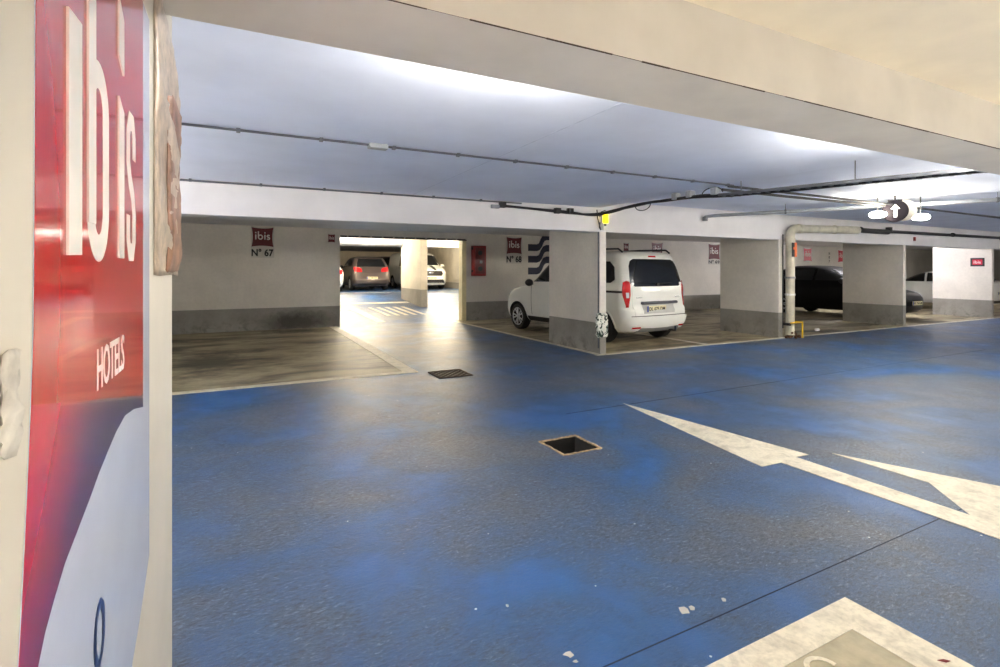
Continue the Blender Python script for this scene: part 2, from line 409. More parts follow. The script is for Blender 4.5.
# ---------------------------------------------------------------- floor markings
def marking(name, polys, label, mat='line', h=.004, cat='floor marking', group=None):
    bm = B()
    for poly in polys: prism(bm, [Vector((p[0], p[1], .0005 if len(p) < 3 else p[2])) for p in poly], (0, 0, h))
    return tag(finish(name, bm, M[mat]), label, cat, group)
def rect(x0, y0, x1, y1): return [(x0, y0), (x1, y0), (x1, y1), (x0, y1)]
marking('bay_line', [rect(XL, YF-.09, 2.25, YF+.05), rect(2.06, YF+.05, 2.25, YB)], 'white line bordering bay 67, in front and along the passage')
marking('bay_line', [rect(5.40, YF+.02, 5.498, YB)], 'white line running from first partition back to the opening')
marking('bay_line', [rect(5.36, YF-.12, 31, YF-.015)], 'long white line along the fronts of the right-hand bays')
marking('bay_line', [rect(8.02, YF, 8.12, YB-1.6)], 'thin white line on the bay floor beside the parked white van')
def fl(u, v): p = PZ(u, v); return (p.x, p.y)
# arrow 1: shaft along Y, head pointing away
marking('painted_arrow', [[fl(623, 403.5), fl(762, 467), fl(781, 462.8)], [fl(623, 403.5), fl(781, 462.8), fl(796, 457.5), fl(808.5, 455)],
        [fl(781, 462.8), fl(1004, 541), fl(1004, 527), fl(796, 457.5)]], 'long white arrow pointing away, on the blue floor right of the drain pit')
# arrow 2: branch to the right
marking('painted_arrow', [[fl(832, 453.5), fl(929, 483), fl(978, 521.5), fl(1004, 532), fl(1004, 487.5), fl(915, 470)]],
        'second white arrow curving right, at the right edge of the frame', h=.0035)
# bay box bottom right
c0 = PZ(845, 598); x0, y0 = c0.x, c0.y
wi = PZ(852, 630); wqx, wqy = x0-wi.x, y0-wi.y
marking('painted_box', [rect(x0-1.6, y0-wqy, x0, y0), rect(x0-wqx, y0-2.2, x0, y0-wqy)], 'thick cream painted corner of a box at the bottom right')
marking('painted_patch', [rect(x0-1.6, y0-2.2, x0-wqx-.001, y0-wqy-.001)], 'khaki painted patch inside the cream box corner', 'patch', .003)
# partial letter on the patch
cc = PZ(824, 669, .005)
bm = B()
ribbon(bm, arc(0, 0, .055, .05, 20, 250, 16), .018, lambda x, y, d: Vector((cc.x+x*.9+y*.44, cc.y-x*.44+y*.9, .005+d)), .002)
tag(finish('painted_letter', bm, M['line']), 'curl of a white letter on the khaki patch, cut by the frame', 'letter')
# far room markings (lie on the rising floor)
def rz(y): return max(0, min(.47, (y-YB-.2)/(19.5-YB-.2)*.47))
def ramp_mark(pts, label):
    bm = B()
    prism(bm, [Vector((x, y, rz(y)+.003)) for x, y in pts], (0, 0, .004))
    return tag(finish('bay_line', bm, M['line']), label, 'floor marking')
ramp_mark([(2.4, 17.4), (5.35, 17.4), (5.35, 17.75), (2.4, 17.75)], 'white line across the far room floor, left of the cream partition')
ramp_mark([(3.35, 13.9), (3.6, 13.9), (3.35, 16.6), (2.6, 16.6), (2.6, 16.3), (3.1, 16.3)], 'bent white line just inside the opening to the far room')
for k in range(5):
    ramp_mark([(3.9+k*.27, 14.9), (4.02+k*.27, 14.9), (3.82+k*.27, 16.6), (3.70+k*.27, 16.6)], ['first', 'second', 'third', 'fourth', 'fifth'][k]+' short white hatch stroke from the left, inside the opening')
bm = B(); box(bm, -1.9, 22.4, .472, 10.3, 22.6, .478)
tag(finish('bay_line', bm, M['line']), 'white line on the far floor in front of the parked cars', 'floor marking')
# expansion joints in the lane floor and slab
yj = PZ(801, 580).y
bm = B(); box(bm, .5, yj-.003, .0003, 12, yj+.003, .0012)
tag(finish('floor_joint', bm, M['fjoint']), 'thin dark joint crossing the blue floor in front of the cream box', 'joint')
yj2 = PZ(760, 420).y
bm = B(); box(bm, 2.2, 5.05, .0003, 2.212, 5.06, .0012); box(bm, 2.9, 4.22, .0003, 12, 4.23, .0013)
tag(finish('floor_joint', bm, M['fjoint']), 'thin dark joint crossing the floor behind the arrows', 'joint')
bm = B(); box(bm, 2.19, 1.86, ZS-.002, 2.2, YF, ZS+.001)
tag(finish('slab_joint', bm, M['joint']), 'faint joint line in the blue slab overhead', 'joint')
bm = B()
pts = []
for i in range(90):
    x = -.2+i*.14
    pts.append((x, 1.455+.003*math.sin(i*2.1)))
for i in range(len(pts)-1):
    (xa, ya), (xb, yb) = pts[i], pts[i+1]
    w = .002+.0018*random.random()
    w *= 1 if random.random() > .1 else .3
    prism(bm, [Vector((xa, 1.4545, 2.2-w*.4)), Vector((xb, 1.4545, 2.2-w*.4)), Vector((xb, 1.4545+w*1.6, 2.2-w*.4)), Vector((xa, 1.4545+w*1.6, 2.2-w*.4))], (0, 0, w*1.2))
tag(finish('beam_crack', bm, M['crack']), 'dark chipped crack along the near arris of the cream beam', 'crack')
# drain pit
t = empty('drain_pit', (pitc.x, pitc.y, 0), 'open square drain pit with a broken concrete rim in the blue floor', 'drain')
bm = B()
for a, b, c, d in ((-pw, -pw, -pw+.012, pw), (pw-.012, -pw, pw, pw), (-pw, -pw, pw, -pw+.012), (-pw, pw-.012, pw, pw)):
    box(bm, a, b, -.3, c, d, -.002)
box(bm, -pw, -pw, -.31, pw, pw, -.3)
finish('pit_box', bm, M['pit'], t)
bm = B(); R = random.Random(3)
def rimpt(k, n, r):
    s = k/n*4; q = int(s) % 4; f = s-int(s)
    a = [(-1, -1), (1, -1), (1, 1), (-1, 1)][q]; b = [(-1, -1), (1, -1), (1, 1), (-1, 1)][(q+1) % 4]
    return Vector(((a[0]+(b[0]-a[0])*f)*r, (a[1]+(b[1]-a[1])*f)*r, 0))
n = 64; rings = []
for rr, zz in ((pw-.002, -.05), (pw-.004, .004), (pw+.010, .007), (pw+.018, .001)):
    rings.append([bm.verts.new(rimpt(k, n, rr+R.uniform(-.006, .008)*(zz > 0))+Vector((0, 0, zz+R.uniform(-.002, .003)))) for k in range(n)])
for q in range(3):
    for k in range(n): bm.faces.new((rings[q][k], rings[q][(k+1) % n], rings[q+1][(k+1) % n], rings[q+1][k]))
finish('broken_rim', bm, M['rubble'], t)
for k in range(7):
    x, y = R.uniform(-.12, .12), R.uniform(-.12, .12); q = R.uniform(.012, .03); bm = B()
    bmesh.ops.create_icosphere(bm, subdivisions=1, radius=q, matrix=Matrix.Translation((x, y, -.285)) @ Matrix.Rotation(R.random()*3, 4, 'X'))
    finish('debris', bm, M['board'], t)
# cast iron drain cover, near the passage
gc = PZ(450, 374)
t = empty('drain_grate', (gc.x, gc.y, 0), 'worn square cast iron drain cover on the blue floor before the passage', 'drain cover')
bm = B(); s = .24
box(bm, -s, -s, .0005, s, s, .006)
finish('cover_plate', bm, simple('cast_iron', (92, 84, 72), .5, metal=.3, var=.3, scale=25, bmp=.4), t)
bm = B()
for k in range(-4, 5):
    for j in range(-4, 5):
        if (k+j) % 2 == 0: box(bm, k*.05-.018, j*.05-.018, .006, k*.05+.018, j*.05+.018, .012)
for a, b, c, d in ((-s, -s, -s+.02, s), (s-.02, -s, s, s), (-s, -s, s, -s+.02), (-s, s-.02, s, s)): box(bm, a, b, .006, c, d, .011)
finish('raised_pattern', bm, M['crack'], t)
# paint chips on the floor
R = random.Random(11)
chips = [(684, 611, .03, 'largest'), (692, 609, .018, 'small'), (724, 600, .014, 'tiny'), (569, 655, .022, 'flat'), (576, 662, .012, 'little'), (507, 606, .010, 'lone')]
wh = ['white paint chip beside the floor joint, largest of its cluster', 'small white paint chip right of the largest one', 'tiny white paint chip left of the cream box',
      'white paint chip near the bottom edge centre', 'little white chip just below another at bottom centre', 'lone tiny white chip on the blue floor at lower centre']
for (u, v, s, _), lb in zip(chips, wh):
    c = PZ(u, v); bm = B(); n = 7
    prism(bm, [Vector((c.x+math.cos(2*PI*k/n)*s*R.uniform(.4, 1.1), c.y+math.sin(2*PI*k/n)*s*R.uniform(.4, 1.1), .001)) for k in range(n)], (0, 0, .002))
    tag(finish('paint_chip', bm, M['board']), lb, 'paint chip', 'paint chips on the blue floor')
c = PZ(944, 661, .005); bm = B()
prism(bm, [Vector((c.x-.02, c.y+.012, .006)), Vector((c.x-.004, c.y-.008, .006)), Vector((c.x+.018, c.y-.012, .006)), Vector((c.x+.006, c.y+.004, .006))], (0, 0, .002))
tag(finish('leaf_scrap', bm, simple('dry_leaf', (120, 24, 24), .7)), 'tiny dark red scrap lying on the cream painted box', 'scrap')
c = PZ(817, 331); bm = B()
bmesh.ops.create_icosphere(bm, subdivisions=2, radius=.06, matrix=Matrix.Translation((c.x, c.y, .035)) @ Matrix.Diagonal((1.3, .8, .6, 1)))
for v in bm.verts: v.co += Vector((R.uniform(-1, 1), R.uniform(-1, 1), R.uniform(-1, 1)))*.008
tag(finish('paper_scrap', bm, M['white']), 'crumpled white paper lying on the bay floor right of the drain pipe', 'litter')

# ================================================================= TALL RED SIGN ON NEAR WALL
def sx(u, v, d=.0): return PX(u, v, NX+d)
def sgn(v0):  # helper so that the panel can be taller than the frame
    return v0
t = empty('wall_sign', (NX, 1.0, .6), 'tall red and white hotel sign fixed flat on the near left wall', 'sign')
T0 = Vector((NX, 1.0, .6))
def yz(u, v): p = PX(u, v, NX+.0016); return (p.y, p.z)
ztop, zbot = 2.05, .62
def panel(name, pts, mat, d0, d1):
    bm = B(); prism(bm, [Vector((NX+d0, y, z)) for y, z in pts], (d1-d0, 0, 0))
    return loc(finish(name, bm, mat, t), T0)
acr = simple('acrylic_white', (206, 214, 234), .18, var=.02, coat=.3)
def redmat():
    m, nt, p = newmat('acrylic_red')
    g = N(nt, 'ShaderNodeNewGeometry'); s = N(nt, 'ShaderNodeSeparateXYZ'); nt.links.new(g.outputs['Position'], s.inputs[0])
    mp = N(nt, 'ShaderNodeMath', operation='MULTIPLY_ADD'); nt.links.new(s.outputs[1], mp.inputs[0]); mp.inputs[1].default_value = 1.1; mp.inputs[2].default_value = 0
    # lower sweep runs from crimson to deep violet
    a0 = N(nt, 'ShaderNodeMath', operation='SUBTRACT'); nt.links.new(mp.outputs[0], a0.inputs[0]); nt.links.new(s.outputs[2], a0.inputs[1])
    a = N(nt, 'ShaderNodeMath', operation='ADD'); nt.links.new(a0.outputs[0], a.inputs[0]); a.inputs[1].default_value = .45
    low = ramp(nt, a.outputs[0], [(0, (204, 16, 56)), (.14, (176, 16, 62)), (.32, (88, 22, 84)), (.5, (50, 20, 76))])
    g2 = N(nt, 'ShaderNodeMath', operation='MULTIPLY_ADD'); nt.links.new(s.outputs[1], g2.inputs[0]); g2.inputs[1].default_value = .2; nt.links.new(s.outputs[2], g2.inputs[2])
    gt = N(nt, 'ShaderNodeMath', operation='GREATER_THAN'); nt.links.new(g2.outputs[0], gt.inputs[0]); qa = yz(33, 405); gt.inputs[1].default_value = qa[1]+.2*qa[0]
    nt.links.new(mix(nt, gt.outputs[0], low, srgb((188, 14, 24))), p.inputs['Base Color'])
    p.inputs['Roughness'].default_value = .16; p.inputs['Coat Weight'].default_value = .3
    return m
left = [(36, 0), (35, 200), (34, 333), (31, 418), (27.5, 498), (21, 633), (19, 667)]
right = [(149.5, 555), (149.5, 333), (149.5, 0)]
L2 = [yz(*p) for p in left]; Rr = [yz(132, 667), yz(140, 620), yz(149.5, 555), yz(149.5, 0)]
sl = (L2[-1][0]-L2[-2][0])/(L2[-1][1]-L2[-2][1])
base = [(L2[0][0], ztop)]+L2+[(L2[-1][0]+sl*(.62+.3-L2[-1][1])*1.0, .85)]+[(1.0, .75)]+Rr[:3]+[(Rr[3][0], ztop)]
# white ground panel
panel('sign_panel', [(L2[0][0], ztop)]+L2+[(L2[-1][0]-.03, .86), (Rr[0][0]-.06, .62)]+Rr[:3]+[(Rr[3][0], ztop)], acr, .0003, .0012)
curve = [(143, 407), (134, 409), (125, 415.6), (116, 432), (108, 451), (99, 473), (90, 498), (77, 532), (65, 563), (54, 600), (45, 633), (38, 667)]
cz = [yz(*p) for p in curve]
zr = [(L2[0][0], ztop)]+L2+[(cz[-1][0]-.004, cz[-1][1]-.02)]+cz[::-1]+[(yz(143, 400)[0], yz(143, 400)[1]), (yz(143, 0)[0], ztop)]
bm = B(); prism(bm, [Vector((NX+.0012, y, z)) for y, z in zr], (.0005, 0, 0))
loc(finish('red_field', bm, redmat(), t), T0)
# lettering: i b i s as cut strokes, sized from the wall plane
lw = simple('letter_white', (236, 234, 228), .3)
def glyph(strokes, u0, u1, v0):
    """strokes in (y,z) wall coordinates with widths"""
bm = B()
fnw = lambda y, z, d: Vector((NX+.00172+d*.2, y, z))
zb = yz(100, 256)[1]
def YU(u): return yz(u, 256)[0]
def letter_poly(pts): prism(bm, [fnw(y, z, 0) for y, z in pts], (.003, 0, 0))
# first letter: stem with slanted top
letter_poly([(YU(66), yz(66, 255)[1]), (YU(79.5), yz(79.5, 255)[1]), (YU(79.5), yz(79.5, 24)[1]), (YU(66), yz(66, 6)[1])])
# b
xh = yz(100, 70)[1]-zb
y0b, y1b = YU(86.5), YU(108.5); sw = (y1b-y0b)*.30
cy, ry = (y0b+y1b)/2, (y1b-y0b)/2-sw/2
letter_poly([(y0b, zb+xh*.16), (y0b+sw, zb+xh*.16), (y0b+sw, zb+xh*2.0), (y0b, zb+xh*2.0)])
ring = arc(cy, zb+xh*.25, ry, xh*.21, 180, 360, 20)+arc(cy, zb+xh*.77, ry, xh*.19, 0, 180, 20)
ring.append(ring[0]); ribbon(bm, ring, sw, fnw, .0028)
# second i and dot
letter_poly([(YU(117.5), zb), (YU(122.5), zb), (YU(122.5), zb+xh*.93), (YU(117.5), zb+xh*1.0)])
letter_poly([(YU(117.5), zb+xh*1.25), (YU(122.5), zb+xh*1.17), (YU(122.5), zb+xh*1.52), (YU(117.5), zb+xh*1.62)])
# s
ya, yb_ = YU(126), YU(135.5); w_ = yb_-ya; s3 = w_*.34
ribbon(bm, [(ya+w_*q, zb+xh*r) for q, r in ((.80, .70), (.80, .86), (.66, .95), (.36, .95), (.20, .86), (.20, .66), (.38, .54), (.66, .44), (.80, .32), (.80, .14), (.66, .05), (.34, .05), (.20, .14), (.20, .30))], s3, fnw, .003, wy=s3*1.15)
loc(finish('sign_lettering', bm, lw, t), T0)
p1 = PX(97, 393, NX+.0017); p2 = PX(124, 361, NX+.0017); ph = PX(97, 348, NX+.0017)
o = fit_text('hotels_lettering', 'HOTELS', lw, Vector((NX+.00172, p1.y, p1.z+.002)), (0, 1, 0), (0, 0, 1), (p2.y-p1.y), (ph.z-p1.z)*.95, t, .0006, .01)
loc(o, T0)
bm = B()
c1 = yz(99.5, 634); w1 = (yz(105, 634)[0]-yz(94, 634)[0])/2; h1 = c1[1]-yz(99.5, 668)[1]
ribbon(bm, arc(c1[0], c1[1], w1*.78, h1*.85, 0, 360, 32), w1*.45, fnw, .002)
loc(finish('blue_ring_mark', bm, simple('mark_blue', (8, 44, 104), .3), t), T0)
# torn wrap on the wall corner
def torn(name, ys, x_of, z0, z1, mat, label, seed, nz=40, thick=.0015, amp=.007, cat='torn film'):
    R = random.Random(seed); bm = B(); ny = len(ys)
    g = [[None]*ny for _ in range(nz+1)]
    ph = [R.uniform(0, 6) for _ in range(8)]
    for i in range(nz+1):
        f = i/nz; z = z0+(z1-z0)*f
        for j, y in enumerate(ys):
            wv = amp*(math.sin(f*17+ph[0]+j*1.3)*.5+math.sin(f*41+ph[1]+j*2.2)*.3+math.sin(f*7+ph[2])*.6)+R.uniform(-1, 1)*amp*.25
            e = 1 if j else 0
            g[i][j] = bm.verts.new((x_of(j, f)+max(-.004, wv)*e*(1 if j > 0 else 0)+.001, y+R.uniform(-.004, .004)+.008*math.sin(f*9+ph[3])*e, z+R.uniform(-.004, .004)))
    for i in range(nz):
        for j in range(ny-1): bm.faces.new((g[i][j], g[i][j+1], g[i+1][j+1], g[i+1][j]))
    o = finish(name, bm, mat, smooth=True)
    md = o.modifiers.new('thick', 'SOLIDIFY'); md.thickness = thick; md.offset = 0
    return tag(o, label, cat)
film = simple('torn_film', (196, 178, 158), .3, var=.22, scale=22)
film.node_tree.nodes['Principled BSDF'].inputs['Transmission Weight'].default_value = .12
filmb = simple('torn_film_brown', (150, 112, 90), .35, var=.3, scale=16)
def xprof(j, f):
    e = min(1, f*6, (1-f)*9); return NX+.001+[0, .006, .003, .012, .018, .012][j]*e*(.8+.3*math.sin(f*3.0))*(1-.75*max(0, (f-.55)/.45))
ZW0, ZW1 = PX(165, 282, NX).z, PX(165, 18, NX).z
torn('torn_film', [1.62, 1.70, 1.80, 1.90, 2.03, 2.12], xprof, ZW0+.02, ZW1, film, 'crumpled torn film hanging down the corner of the near wall', 3)
torn('torn_film', [1.84, 1.92, 2.0, 2.07, 2.13], lambda j, f: NX+[.008, .014, .016, .022, .016][j]*min(1, .3+f*8, .3+(1-f)*8), ZW0+.03, ZW0+.62, filmb, 'brown stained strip of torn film lapped over the near wall corner', 9, amp=.004)
torn('torn_film', [.64, .655, .67, .682], lambda j, f: NX+.001+[0, .003, .004, .0015][j]*(1-.5*f), PX(10, 452, NX).z, PX(8, 352, NX).z, simple('flake', (205, 200, 190), .6, var=.15, scale=25), 'peeling flake of off-white paint at the left edge of the wall', 5, nz=14, amp=.003)

# ================================================================= SMALL SIGNS
EX, EZ = Vector((1, 0, 0)), Vector((0, 0, 1))
def pillow(bm, c, ex, ez, w, h, d, pinch=.11, n=None):
    nrm = n; pts = []
    cs = [(-1, -1), (1, -1), (1, 1), (-1, 1)]
    for q in range(4):
        a = Vector(cs[q]); b = Vector(cs[(q+1) % 4]); m = 8
        for k in range(m):
            f = k/m; p = a.lerp(b, f); inw = pinch*4*f*(1-f)*2
            nn = -(a+b)/2
            p = p+nn*inw*.5
            pts.append(c+ex*(p.x*w/2)+ez*(p.y*h/2))
    prism(bm, pts, nrm*d)
def bay_sign(uc, vt, vb, wpx, text, label, plane='Y', P=YB, mat='red', small=False, bright=False, group='hotel bay signs on the walls'):
    """pillow sign + board + number on wall; flush on plane"""
    if plane == 'Y':
        a = PY(uc-wpx/2, vb, P); b = PY(uc+wpx/2, vt, P); w = b.x-a.x; ex = EX; n = Vector((0, -1, 0)); off = Vector((0, -.004, 0))
        cx = Vector(((a.x+b.x)/2, P, 0))
    else:
        a = PX(uc-wpx/2, (vb), P); b = PX(uc+wpx/2, vt, P); w = a.y-b.y; ex = Vector((0, -1, 0)); n = Vector((-1, 0, 0)); off = Vector((-.004, 0, 0))
        cx = Vector((P, (a.y+b.y)/2, 0))
    w = abs(w); zt = PY(uc, vt, cx.y).z if plane == 'Y' else PX(uc, vt, P).z; zbm = PY(uc, vb, cx.y).z if plane == 'Y' else PX(uc, vb, P).z
    h = zt-zbm
    t = empty('bay_sign', (cx.x, cx.y, zbm), label, 'sign', group); O = Vector((cx.x, cx.y, zbm))
    hp = w*.97 if text else h
    if text or small:
        bm = B(); c = Vector((cx.x, cx.y, zbm+h/2))
        o4 = [c+ex*(sx_*w*.53)+EZ*(sz_*h*.52) for sx_, sz_ in ((-1, -1), (1, -1), (1, 1), (-1, 1))]
        prism(bm, o4, n*.004); loc(finish('board', bm, M['board'] if not bright else M['white'], t), O)
    pc = Vector((cx.x, cx.y, zt-hp/2-.01))+n*.0045
    bm = B(); pillow(bm, pc, ex, EZ, w, hp, .008, n=n); loc(finish('pillow_emblem', bm, M['pink'] if mat == 'pink' else M[mat], t), O)
    lc = pc+n*.0085-ex*(w*.34)-EZ*(hp*.13)
    loc(logo('lettering', simple('logo_white', (226, 214, 208), .5), lc, ex, EZ, w*.68, hp*.42, t, .002, .24), O)
    if text:
        tc = Vector((cx.x, cx.y, zbm+h*.02))-ex*(w*.50)+n*.0045
        loc(fit_text('number', text, M['ink'], tc, ex, EZ, w*1.0, (h-hp)*.72, t, .002, .035), O)
    return t
bay_sign(262.5, 227, 257, 22, 'N\u00b0 67', 'dark red pillow sign over number 67 on the left back wall')
bay_sign(331.5, 234, 242, 7, None, 'tiny red sign on the back wall just left of the opening', small=True)
bay_sign(514, 237, 263, 15, 'N\u00b0 68', 'dark red pillow sign over number 68, between the hose cabinet and the navy stripes')
bay_sign(626, 243, 251, 5, None, 'tiny red sign seen just above the roof rail of the white van', mat='red', small=True)
bay_sign(657, 242.5, 256, 11, None, 'dark red pillow sign half hidden behind the white van roof', mat='red')
bay_sign(714, 244, 264, 11, 'N\u00b0 69', 'dark red pillow sign on the wall between the van and the second partition')
bay_sign(807.5, 248, 261, 8, None, 'bright red sign on the brightly lit wall above the black car', mat='pink', small=True, bright=True)
bay_sign(842, 250, 262, 8, None, 'bright red sign on the lit wall, cut by the third partition', mat='pink', small=True, bright=True)
c = PY(829.5, 262, YB); t = empty('number_lettering', c, 'short column of grey characters on the lit wall between two red signs', 'lettering')
for k, s in enumerate(('N', '\u00b0', '7')):
    fit_text('character', s, M['ink'], Vector((-.07, -.003, .32-k*.17)), EX, EZ, .10, .11, t, .002, .02)
# small framed sign on the fourth partition (faces -X)
XP = PXs[3]
cs_ = PX(977.5, 262.5, XP)
t = empty('framed_sign', (XP, cs_.y, cs_.z-.12), 'small black framed red sign on the bright fourth partition', 'sign')
bm = B(); box(bm, -.012, -.17, 0, -.001, .17, .26, bev=.003); finish('frame', bm, M['ink'], t)
bm = B(); box(bm, -.018, -.12, .05, -.0125, .12, .21); finish('red_plate', bm, M['pink'], t)
logo('lettering', M['white'], Vector((-.0185, .085, .09)), Vector((0, -1, 0)), EZ, .17, .09, t, .002, .26)
# navy wave stripes on wall behind the van
for k, vv in enumerate((247.5, 259.2, 271)):
    t0 = PY(528, vv, YB); sc = abs(PY(549, vv, YB).x-t0.x)/21
    bm = B()
    pts = [(-10, 0)]+[(0, 0), (8.5, 0), (10.8, .7), (12.4, 2.6), (14, 6), (15.8, 8.6), (18.4, 9.6), (26, 9.6), (34, 9.6)]
    wd = 5.8*sc
    pts = [(p[0]*sc, p[1]*sc) for p in pts[1:]]
    # smooth
    q = []
    for i in range(len(pts)-1):
        for s in range(4):
            f = s/4; q.append((pts[i][0]+(pts[i+1][0]-pts[i][0])*f, pts[i][1]+(pts[i+1][1]-pts[i][1])*f))
    q.append(pts[-1])
    ribbon(bm, q, wd*.62, lambda x, y, d: Vector((t0.x+x, YB-.001-d, t0.z+y)), .004, wy=wd)
    tag(finish('wave_stripe', bm, M['navy']), ['top', 'middle', 'bottom'][k]+' navy wave stripe painted on the wall behind the white van', 'stripe', 'navy wave stripes on the back wall')
# red fire hose cabinet
a = PY(471, 276, YB); b = PY(483.5, 246, YB)
t = empty('fire_hose_cabinet', ((a.x+b.x)/2, YB, a.z), 'red fire extinguisher cabinet on the wall right of the opening', 'fire cabinet')
w, h = (b.x-a.x), b.z-a.z
bm = B(); box(bm, -w/2, -.19, 0, w/2, -.001, h, bev=.02); finish('case', bm, M['cabred'], t)
bm = B(); box(bm, -w*.36, -.2, h*.08, w*.36, -.191, h*.92, bev=.004); finish('door', bm, simple('hose_red_dark', (98, 9, 9), .3), t)
for q in (.24, .76):
    bm = B(); cyl(bm, (0, -.205, h*q), (0, 1, 0), w*.17, .02); finish('round_fitting', bm, M['ink'], t)
bm = B(); box(bm, -.01, -.215, h*.42, w*.14, -.2, h*.50); finish('label_plate', bm, M['white'], t)
for z in (.12, .86):
    bm = B(); box(bm, -w/2-.015, -.15, h*z, -w/2+.01, -.06, h*z+.07, bev=.004); finish('hinge', bm, M['ink'], t)

# ================================================================= CAR BUILDER
def cat(a, b, c, d, t):
    return .5*((2*b)+(-a+c)*t+(2*a-5*b+4*c-d)*t*t+(-a+3*b-3*c+d)*t**3)
def dense(rows, sub=4):
    out = []
    for i in range(len(rows)-1):
        p = [rows[max(0, i-1)], rows[i], rows[i+1], rows[min(len(rows)-1, i+2)]]
        for s in range(sub):
            t = s/sub
            # monotone-ish: blend catmull with linear
            out.append(tuple(.55*cat(p[0][k], p[1][k], p[2][k], p[3][k], t)+.45*(p[1][k]+(p[2][k]-p[1][k])*t) for k in range(len(rows[0]))))
    out.append(rows[-1]); return out
def outline(yr, yf, w, rr, rf, bow, n=12):
    """plan outline, counter-clockwise, starting right rear"""
    rr = min(rr, w*.9, (yf-yr)*.45); rf = min(rf, w*.9, (yf-yr)*.45)
    P = []
    def corner(cx, cy, r, a0):
        for k in range(n+1):
            a = math.radians(a0+90*k/n); P.append((cx+r*math.cos(a), cy+r*math.sin(a)))
    def side(x, ya, yb, m=16):
        for k in range(1, m): P.append((x, ya+(yb-ya)*k/m))
    def end(y, xa, xb, m=10):
        for k in range(1, m): P.append((xa+(xb-xa)*k/m, y))
    corner(w-rr, yr+rr, rr, -90); side(w, yr+rr, yf-rf); corner(w-rf, yf-rf, rf, 0)
    end(yf, w-rf, -(w-rf)); corner(-(w-rf), yf-rf, rf, 90); side(-w, yf-rf, yr+rr); corner(-(w-rr), yr+rr, rr, 180)
    end(yr, -(w-rr), w-rr)
    L = yf-yr; res = []
    for x, y in P:
        f = (y-yr)/L
        if f > .5: y -= bow*(x/w)**2*(f-.5)*2
        else: y += bow*.45*(x/w)**2*(.5-f)*2
        res.append((x, y))
    return res
